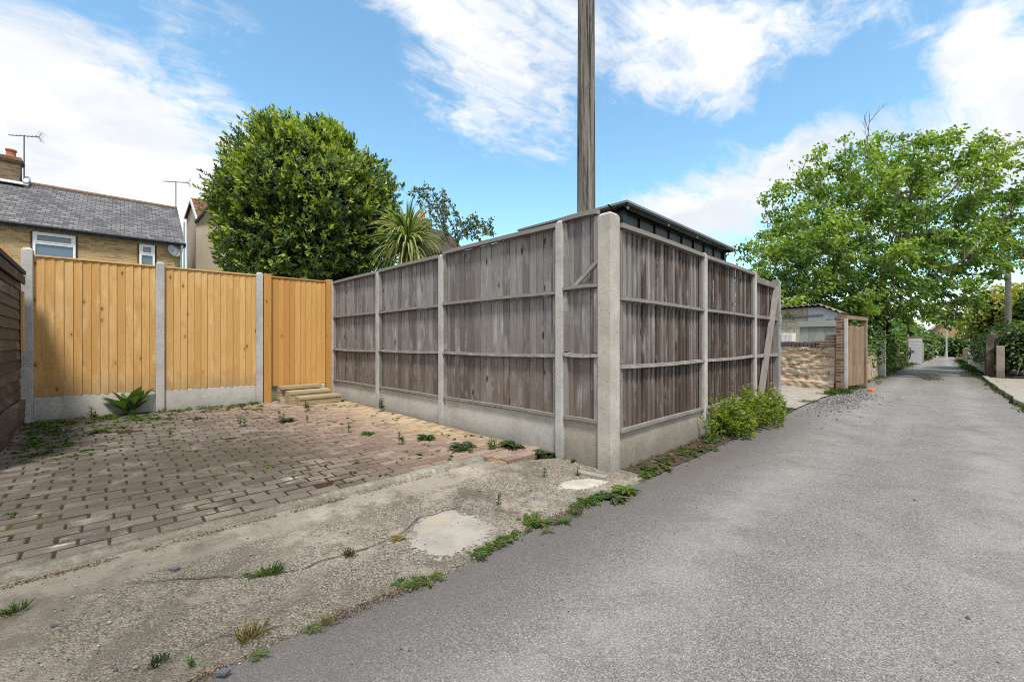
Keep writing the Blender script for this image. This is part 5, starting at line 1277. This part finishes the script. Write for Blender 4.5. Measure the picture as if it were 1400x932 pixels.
bushy('ivy', 'dark ivy climbing the trunk of the wind blown tree', 'ivy', [lob(18.6, -.25, 1.6, .42, 1.6), lob(18.6, -.2, 2.8, .34, .9), lob(17.7, .1, 1.5, .6, .7)], 'ivy', 130, .10, .085, P(18.6, -.4, -.2), stems=False, droop=.3)
# far band of trees that closes the view beyond everything
lv = Leaves()
for i in range(60):
    a = rnd.uniform(-70, 75); u, v = rnd.uniform(115, 150), a*1.5-rnd.uniform(0, 4); r = rnd.uniform(3, 5); n = 260
    q = rdir(n); p = np.array(P(u, v, lane_z(u)+rnd.uniform(.8, 2.2)))+q*np.array([r*1.2, r*1.2, r*.8])*(.75+.3*NR.random((n,1))); lv.add(p, rdir(n), q+rdir(n)*.5, 1.3, 1.0)
tag(lv.build('distant_trees', M['ivy']), 'far low line of trees beyond the end of the lane', 'trees', kind='stuff')
hb = MB()
for i in range(26): hb.bar(P(20.0+rnd.uniform(-.05,.05), -3.9-.16*i, .0), P(20.2, -3.9-.16*i+rnd.uniform(-.2,.2), .75), .02, .02)
tag(hb.build('hedge_stems', M['bark']), 'bare brown stems below the dense dark hedge', 'stems', kind='stuff')

# --- the yellow green bush at the foot of the lane fence
def stalks(lv, mb, c, n, spread, h, L, W, lean=.25, young=.3, per=26):
    for i in range(n):
        a = rnd.random()*6.283; rr = spread*math.sqrt(rnd.random()); b = Vector(c)+SU*(math.cos(a)*rr*1.0)+SV*(math.sin(a)*rr*.45)
        d = Vector((rnd.gauss(0, lean), rnd.gauss(0, lean), 1)).normalized()+(b-Vector(c))*.5*lean; hh = h*rnd.uniform(.6, 1.1)*(1-.35*(rr/spread)**2); pts = [b]
        for k in range(5): d = (d+Vector((rnd.gauss(0,.07), rnd.gauss(0,.07), 0))).normalized(); pts.append(pts[-1]+d*hh/5)
        mb.tube(pts, [.004,.0035,.003,.003,.002,.001], 4, False)
        m = max(6, int(per*hh/h)); f = NR.random(m)**.75; seg = np.minimum((f*5).astype(int), 4); pa = np.array([list(q) for q in pts]); fr = f*5-seg
        pp = pa[seg]+(pa[seg+1]-pa[seg])*fr[:, None]; o = rdir(m); o[:, 2] = abs(o[:, 2])*.6+.25
        lv.add(pp, o, np.array([0,0,1.])+rdir(m)*.4, L*(.7+.6*NR.random(m)), W*(.7+.6*NR.random(m)), age=np.clip(f-.35, 0, 1)*(NR.random(m) < young), curl=.3)
sc_ = P(2.75, -.19, .02)
bu = thing('leafy_bush', 'yellow green bush of upright leafy stems growing against the lane fence', 'bush', sc_)
lv, mb = Leaves(), MB()
for u, v, n, s, h in ((2.15, -.16, 42, .34, .42), (2.6, -.22, 70, .42, .50), (3.15, -.20, 70, .42, .55), (3.6, -.22, 46, .36, .50), (2.4, -.36, 30, .3, .30), (3.3, -.40, 34, .36, .32), (4.05, -.25, 24, .3, .36)):
    stalks(lv, mb, P(u, v, .01), int(n*.72), s, h*1.05, .050, .016, .22, .5, 46)
lv.build('foliage', M['bush'], bu); mb.build('stem', M['stem'], bu)
# ------------------------------------------------------------------ weeds
def rosette(lv, c, n, L, W, up=.35, young=.1, fold=.3):
    a = NR.random(n)*6.283; e = up*(.3+NR.random(n)); d = np.stack([np.cos(a), np.sin(a), e], 1); nr = np.stack([-np.cos(a)*e, -np.sin(a)*e, np.ones(n)], 1)+rdir(n)*.2
    lv.add(np.array(c)[None]+rdir(n)*.008, d, nr, L*(.55+.6*NR.random(n)), W*(.6+.6*NR.random(n)), age=(NR.random(n) < young)*NR.random(n), curl=.35, fold=fold)
def spiky(lv, c, n, L, W, spread, young=.1):
    """feathery rosette: toothed leaves made of small leaflets on a midrib"""
    for i in range(n):
        a = rnd.random()*6.283; e = rnd.uniform(.25, 1.0); d = np.array([math.cos(a), math.sin(a), e]); d /= np.linalg.norm(d); l = L*rnd.uniform(.6, 1.1)
        k = 9; f = np.linspace(.12, 1, k); p = np.array(c)[None]+d[None]*f[:, None]*l-np.array([0,0,1.])*(f**2)[:, None]*l*.45
        s = np.array([-math.sin(a), math.cos(a), 0])
        for sg in (-1, 1): lv.add(p, d[None]*.6+sg*s[None]+rdir(k)*.12, np.array([[0,0,1.]])+rdir(k)*.3, W*(1.15-f*.6), W*.5*(1.1-f*.5), age=(rnd.random() < young)*.7, curl=.15)
def tuft(lv, c, n, L, W, lean=.5, young=.05):
    W = W*.4; L = L*.55; lean = lean*2.2; a = NR.random(n)*6.283; d = np.stack([np.cos(a)*lean*NR.random(n), np.sin(a)*lean*NR.random(n), np.ones(n)], 1); b = np.array(c)[None]+np.stack([np.cos(a), np.sin(a), np.zeros(n)], 1)*L*.75*NR.random((n,1))
    lv.add(b, d, rdir(n), L*(.5+.7*NR.random(n)), W, age=(NR.random(n) < young)*1.0, curl=.35, fold=.1)
def upright(lv, c, h, L, W, n=18):
    f = np.sort(NR.random(n)); p = np.array(c)[None]+np.stack([f*h*rnd.gauss(0,.12), f*h*rnd.gauss(0,.12), f*h], 1); a = np.arange(n)*2.4; d = np.stack([np.cos(a), np.sin(a), .7+.4*NR.random(n)], 1)
    lv.add(p, d, np.array([[0,0,1.]])+rdir(n)*.3, L*(1.2-.6*f), W*(1.2-.6*f), curl=.3)
    lv.add(np.array([c]*3), np.array([[0,0,1.]]*3)+rdir(3)*.05, rdir(3), h, .006, curl=0)
def weed(kind, c, size, label, cat='weed', group=None, mat='weed', name='weed'):
    lv = Leaves(); c = tuple(c)
    if kind == 'rosette': rosette(lv, c, 26, size, size*.34)
    if kind == 'spiky': spiky(lv, c, 17, size, size*.30, .4)
    if kind == 'tuft': tuft(lv, c, 60, size, .006)
    if kind == 'dense': 
        for i in range(22 if size > .12 else 9): q = Vector(c)+Vector((rnd.gauss(0, size*.36), rnd.gauss(0, size*.30), 0)); spiky(lv, tuple(q), 3, size*rnd.uniform(.4, .95), size*.15, .5, .2)
    if kind == 'upright':
        upright(lv, c, size, size*.32, size*.12)
        if size > .12: upright(lv, tuple(Vector(c)+Vector((.03,.02,0))), size*.7, size*.3, size*.1)
    if kind == 'dock':
        for i in range(15):
            a = i*2.4+rnd.uniform(-.3,.3); e = rnd.uniform(.9, 3.2); d = np.array([[math.cos(a), math.sin(a), e]]); lv.add(np.array([c])+d*.03, d, np.array([[-math.cos(a)*e, -math.sin(a)*e, 1]]), size*rnd.uniform(.6,1.05), size*.44, curl=.25, fold=.22)
    o = lv.build(name, M[mat], origin=c); return tag(o, label, cat, group)
def pv(px, py):
    p = at(px, py, .115); u, v = uv_of(p); p = at(px, py, pave_z(v)+.003); return p
def av(px, py):
    p = at(px, py, .03); u, v = uv_of(p); p = at(px, py, apron_z(u, v)); return p
# on the paving
weed('dock', pv(178, 566), .36, 'large dock plant with broad upright leaves at the foot of the golden fence', 'dock plant', mat='weed', name='dock_plant')
for px, py, s, k, m, l in (
    (392, 576, .13, 'spiky', 'weed_dark', 'dark feathery weed in the paving in front of the wooden steps'),
    (420, 577, .10, 'upright', 'weed', 'short weed just right of the dark feathery weed by the steps'),
    (585, 598, .14, 'rosette', 'weed_dark', 'flat dark green rosette on the paving near the weathered fence'),
    (632, 613, .17, 'spiky', 'weed_dark', 'feathery dark weed near the kerb end on the paving'),
    (701, 610, .17, 'spiky', 'weed_dark', 'feathery weed on the brick ledge before the concrete post'),
    (672, 614, .14, 'upright', 'weed', 'thin upright weed on the corner of the brick ledge'),
    (546, 606, .13, 'upright', 'weed', 'thin upright weed left of the flat dark rosette'),
    (519, 562, .22, 'upright', 'weed', 'tall twiggy weed at the foot of the second fence post'),
    (602, 577, .10, 'upright', 'weed', 'tiny weed at the foot of the third fence post'),
    (468, 548, .12, 'dense', 'weed', 'bright round grass tuft at the right end of the wooden steps'),
    (352, 560, .11, 'dense', 'weed', 'bright round tuft on the paving left of the wooden steps'),
    (313, 556, .10, 'dense', 'weed', 'pale green tuft along the foot of the second golden panel'),
    (418, 562, .17, 'upright', 'weed', 'upright weed standing before the lowest wooden step'),
    (383, 574, .14, 'upright', 'weed', 'upright weed behind the dark feathery weed'),
    (477, 590, .11, 'upright', 'weed', 'small upright weed in the middle of the paving'),
    (329, 583, .15, 'upright', 'weed', 'lanky weed in the paving before the second golden panel'),
    (503, 592, .09, 'rosette', 'weed', 'small leafy weed in the reddish paving'),
    (232, 596, .12, 'upright', 'weed', 'single upright weed in the paving in front of the dock plant'),
    (135, 590, .16, 'rosette', 'weed_dark', 'flat bluish leafy weed at the edge of the ground cover'),
    (270, 572, .12, 'dense', 'weed_dark', 'low leafy weed beside the middle concrete post of the golden fence'),
    (125, 572, .17, 'upright', 'weed', 'spiky upright weed between the dock plant and the left post'),
    (95, 570, .18, 'upright', 'weed', 'upright weed near the left end of the golden fence')):
    weed(k, pv(px, py), s, l, mat=m, group='weeds growing in the block paving')
# on the apron
for px, py, s, k, m, l in (
    (728, 714, .13, 'dense', 'weed', 'lush bright green clump at the broken edge of the apron'),
    (764, 622, .16, 'rosette', 'weed_dark', 'leafy dandelion clump at the foot of the fence post near the corner'),
    (742, 622, .14, 'spiky', 'weed_dark', 'feathery leaves under the brick ledge'),
    (790, 628, .13, 'rosette', 'weed_dark', 'dandelion leaves against the narrow concrete gravel board'),
    (856, 671, .12, 'rosette', 'weed', 'dandelion at the edge of the asphalt below the corner post'),
    (843, 682, .11, 'rosette', 'weed_dark', 'dark leafy weed in front of the pale mortar patch'),
    (787, 704, .09, 'tuft', 'weed', 'short grass tuft on the apron edge right of the lush clump'),
    (772, 712, .08, 'dense', 'weed', 'low green weed beside the lush bright clump'),
    (684, 744, .08, 'dense', 'weed', 'small green clump at the apron edge left of the lush clump'),
    (655, 760, .06, 'dense', 'weed_dark', 'small dark weed at the asphalt edge under the grey mortar patch'),
    (598, 787, .05, 'dense', 'weed', 'tiny green weed at the asphalt edge'),
    (345, 872, .10, 'tuft', 'straw', 'straw coloured grass tuft near the asphalt edge in the foreground'),
    (541, 735, .07, 'dense', 'straw', 'dry brown tuft in the crack left of the grey mortar patch'),
    (479, 760, .07, 'tuft', 'dead', 'withered brown sprig in the long concrete crack'),
    (372, 784, .09, 'tuft', 'weed', 'green grass growing in the long concrete crack'),
    (352, 782, .07, 'dense', 'weed', 'green weed in the crack beside the grass'),
    (216, 907, .06, 'tuft', 'weed_dark', 'dark small sprig on the concrete in the near foreground'),
    (350, 895, .04, 'dense', 'weed', 'tiny weed below the straw coloured tuft'),
    (446, 852, .06, 'tuft', 'straw', 'yellowish grass wisps along the asphalt edge'),
    (430, 858, .035, 'dense', 'weed', 'tiny green weed beside the yellowish grass wisps'),
    (18, 838, .075, 'tuft', 'weed', 'green grass tuft at the left edge of the concrete apron'),
    (745, 652, .09, 'upright', 'weed', 'small upright weed standing on the apron near the corner'),
    (790, 650, .08, 'upright', 'weed', 'small weed right behind the pale mortar patch'),
    (681, 690, .09, 'upright', 'weed_dark', 'thin weed in the aggregate right of the grey mortar patch'),
    (262, 912, .05, 'upright', 'weed', 'tiny upright weed at the bottom of the picture')):
    weed(k, av(px, py), s, l, mat=m, group='weeds growing on the concrete apron')
# grass and low cover that nobody would count
def scatter_cover(name, label, spots, mat, kinds=('tuft', 'dense', 'rosette')):
    lv = Leaves()
    for p, s in spots:
        k = rnd.choice(kinds)
        if k == 'tuft': tuft(lv, tuple(p), 16, s*1.2, .005)
        elif k == 'rosette': rosette(lv, tuple(p), 9, s, s*.4)
        else: spiky(lv, tuple(p), 4, s, s*.35, .4)
    return tag(lv.build(name, M[mat]), label, 'ground cover', kind='stuff')
sp_ = []
for i in range(330):
    u = rnd.uniform(-3.85, -.9); w = abs(rnd.gauss(0, 1)); far = 1 if u < -2.5 else .35
    v = 6.08-.06*0-(.28+.30*far)*w*(.6 if u > -2.5 else 1)-.10
    if u > -1.3 and v > 5.0: continue
    if rnd.random() < (1 if u < -2.4 else .28): sp_.append((P(u, v+.04*(u+3.8)*-1*.6, pave_z(v)), rnd.uniform(.04, .10)))
for i in range(90):
    u = -3.8+abs(rnd.gauss(0,.22)); v = rnd.uniform(3.4, 5.9); sp_.append((P(u, v, pave_z(v)), rnd.uniform(.03, .08)))
scatter_cover('ground_cover', 'low green weeds along the foot of the golden fence and dark shed', sp_, 'weed')
sp_ = []
for i in range(420):
    u, v = rnd.uniform(-3.6, -.2), rnd.uniform(1.0, 5.6); 
    if mnoise.noise((u*1.1, v*1.1, 5)) > .02: sp_.append((P(u, v, pave_z(v)), rnd.uniform(.018, .045)))
scatter_cover('seedlings', 'tiny seedlings in the joints of the block paving', sp_, 'weed', ('rosette', 'dense'))
sp_ = []
for i in range(760):
    u = rnd.uniform(-3.4, .3); v = edge_v(u)+rnd.gauss(.012, .022)
    if mnoise.noise((u*2.2, 3, 9)) > .12: sp_.append((P(u, v, .012), rnd.uniform(.015, .045)*(1.3 if u > -.8 else .8)))
for i in range(260):
    u = rnd.uniform(.2, 5.2); v = rnd.gauss(-.2, .07); sp_.append((P(u, v, .02), rnd.uniform(.03, .09)*(1 if u < 2 else .7)))
scatter_cover('edge_weeds', 'thin weeds along the broken asphalt edge and the soil strip', sp_, 'weed')
sp_ = []
for i in range(520):
    u = rnd.uniform(5.3, 11.5); v = edge_v(u)+rnd.gauss(.03, .07)
    if (u > 8.4 and u < 11.2) or mnoise.noise((u*1.5, 2, 2)) > .15: sp_.append((P(u, v-(.15 if u > 8.8 else 0), lane_z(u)+.01), rnd.uniform(.06, .16) if u > 8.4 else rnd.uniform(.03, .08)))
for i in range(700):
    u = rnd.uniform(11.5, 60); v = edge_v(u)+rnd.gauss(.18, .22); sp_.append((P(u, v, lane_z(u)+.03), rnd.uniform(.08, .22)))
for i in range(500):
    u = rnd.uniform(19.5, 60); v = edge_r(u)-rnd.gauss(.05, .2); sp_.append((P(u, v, lane_z(u)+.03), rnd.uniform(.08, .22)))
for i in range(260):
    u = rnd.uniform(7.5, 19.5); v = edge_r(u)-.03+rnd.gauss(0, .05); 
    if mnoise.noise((u*1.2, 4, 2)) > -.1: sp_.append((P(u, v, lane_z(u)+.01), rnd.uniform(.04, .10)))
for i in range(120):
    sp_.append((P(17.6+rnd.gauss(0,.8), -1.75+rnd.gauss(0,.14), lane_z(17.6)+.01), rnd.uniform(.03, .08)))
scatter_cover('verge_grass', 'grass and low weeds along both edges of the lane', sp_, 'weed', ('tuft', 'tuft', 'dense'))
# dead leaves, needles and grit
def litter(name, label, pts, mat, L, W):
    p = np.array([list(q) for q in pts]); n = len(p); lv = Leaves(); d = rdir(n); d[:, 2] *= .25; lv.add(p, d, np.array([[0,0,1.]])+rdir(n)*.35, L*(.5+NR.random(n)), W*(.5+NR.random(n)), curl=.1)
    return tag(lv.build(name, M[mat]), label, 'litter', kind='stuff')
pts = []
for i in range(3800):
    u = rnd.uniform(-3.3, .2)
    if mnoise.noise((u*2.4, 0, 4)) > -.05: pts.append(P(u, edge_v(u)-.012+rnd.gauss(0, .018), .014+.003*rnd.random()))
for i in range(3000):
    u = -.8-3.6*rnd.random()**.7
    if mnoise.noise((u*1.6, 4, 4)) > -.12 and mnoise.noise((u*7, 4, 1)) > -.2: pts.append(P(u, .862+rnd.gauss(0, .014), apron_z(u, .86)+.006*rnd.random()))
for i in range(1500): pts.append(P(rnd.uniform(.15, 5.1), rnd.gauss(-.17, .07), .03+.012*rnd.random()))
litter('leaf_litter', 'red brown leaf litter along the kerb and the asphalt edge', pts, 'dead', .010, .004)
pts = [P(rnd.uniform(.15, 2.4), rnd.gauss(-.2, .08), .035) for i in range(170)]+[P(rnd.uniform(8.5, 11.5), edge_v(9)-abs(rnd.gauss(0, .2)), .0) for i in range(150)]
litter('fallen_leaves', 'fallen brown leaves in the soil strip below the lane fence', pts, 'dead', .05, .028)
def stones(name, label, pts, smin, smax, mat):
    mb = MB()
    ico = [(0,0,1),(.9,0,.35),(.28,.85,.4),(-.72,.53,.35),(-.75,-.5,.4),(.3,-.85,.35),(.7,.5,-.4),(-.3,.85,-.4),(-.9,0,-.4),(-.3,-.85,-.4),(.72,-.5,-.4),(0,0,-.8)]
    fs = [(0,1,2),(0,2,3),(0,3,4),(0,4,5),(0,5,1),(1,6,2),(2,7,3),(3,8,4),(4,9,5),(5,10,1),(1,10,6),(2,6,7),(3,7,8),(4,8,9),(5,9,10),(11,7,6),(11,8,7),(11,9,8),(11,10,9),(11,6,10)]
    for p in pts:
        s = rnd.uniform(smin, smax)*(2.2 if rnd.random() < .04 else 1); m = Matrix.Rotation(rnd.random()*6.28, 3, 'Z') @ Matrix.Diagonal((rnd.uniform(.7,1.3), rnd.uniform(.6,1.1), rnd.uniform(.4,.8)))
        mb.add([Vector(p)+m @ (Vector(q)*s*rnd.uniform(.85,1.1))+UP*s*.25 for q in ico], fs, [(0, 0, rnd.random())]*12) if True else None
    return tag(mb.build(name, mat), label, 'stones', kind='stuff')
t = NT('stone'); r_ = t.sep(t.attr('bc'))[2]
stone_m = t.out(t.ramp(r_, [(0, (.05,.05,.058)), (.35, (.11,.108,.115)), (.7, (.19,.185,.185)), (.9, (.28,.26,.23)), (1, (.42,.39,.36))]), .9)
pts = []
for i in range(2600):
    u, v = rnd.gauss(7.6, 1.3), -.42-abs(rnd.gauss(0, .42))
    if mnoise.noise((u*1.3, v*2, 1)) > -.3: pts.append(P(u, v, lane_z(u)+.004))
stones('loose_gravel', 'loose grey gravel on the asphalt beyond the lane fence', pts, .006, .013, stone_m)
pts = [P(u, v, apron_z(u, v)+.003) for u, v in ((rnd.uniform(-3.4, .0), rnd.uniform(-.22, .85)) for i in range(420))]+[P(rnd.uniform(-3, 6), -.3-1.9*rnd.random()**1.6, .006) for i in range(420)]
stones('grit', 'scattered grit and pebbles on the apron and the near asphalt', pts, .0025, .0055, stone_m)
# joints, cracks and slates
def crack(pix, w, label):
    mb = MB(); pts = []
    for a, b in zip(pix[:-1], pix[1:]):
        pa, pb = av(*a), av(*b); n = max(2, int((pb-pa).length/.03))
        for i in range(n): q = pa.lerp(pb, i/n); pts.append(q+Vector((mnoise.noise((q.x*9, q.y*9, 1)), mnoise.noise((q.x*9, q.y*9, 5)), 0))*.022)
    L = []; 
    for i, p in enumerate(pts):
        d = (pts[min(i+1, len(pts)-1)]-pts[max(i-1, 0)]); s = Vector((-d.y, d.x, 0)).normalized(); ww = w*(.35+.9*abs(mnoise.noise((i*.35, w, 2))))*(1 if 0 < i < len(pts)-1 else .1)
        u, v = uv_of(p); z = apron_z(u, v)+.0075; L += [Vector((p.x, p.y, z))+s*ww, Vector((p.x, p.y, z))-s*ww]
    mb.add(L, [(2*i, 2*i+1, 2*i+3, 2*i+2) for i in range(len(pts)-1)])
    return struct(mb.build('crack', M['soil']))
crack([(175, 798), (250, 790), (330, 789), (400, 782), (440, 768), (500, 752), (540, 735), (575, 708), (640, 690)], .006, '')
crack([(250, 890), (300, 872), (345, 868), (400, 852)], .005, '')
crack([(640, 690), (690, 700), (740, 706)], .004, '')
for px, py, lab in ((238, 779, 'small slate fragment lying on the apron below the kerb'), (304, 921, 'dark slate fragment at the asphalt edge in the near foreground')):
    p = av(px, py); m_ = MB(); k = .017
    m_.prism([(p.x-k*1.3, p.y-k*.5), (p.x+k, p.y-k*.7), (p.x+k*1.4, p.y+k*.5), (p.x-k*.4, p.y+k*.8)], p.z+.004, p.z+.012)
    tag(m_.build('slate_fragment', plain('blue_slate', (.075,.08,.10), .7)), lab, 'slate', 'slate fragments on the ground')
mb = MB(); a, b = av(800, 650), av(836, 657); mb.bar(a+UP*.012+SV*.1, b+UP*.012+SV*.05, .07, .02); tag(mb.build('timber_offcut', M['rail_wood']), 'flat weathered wood offcut at the base of the corner post', 'offcut')
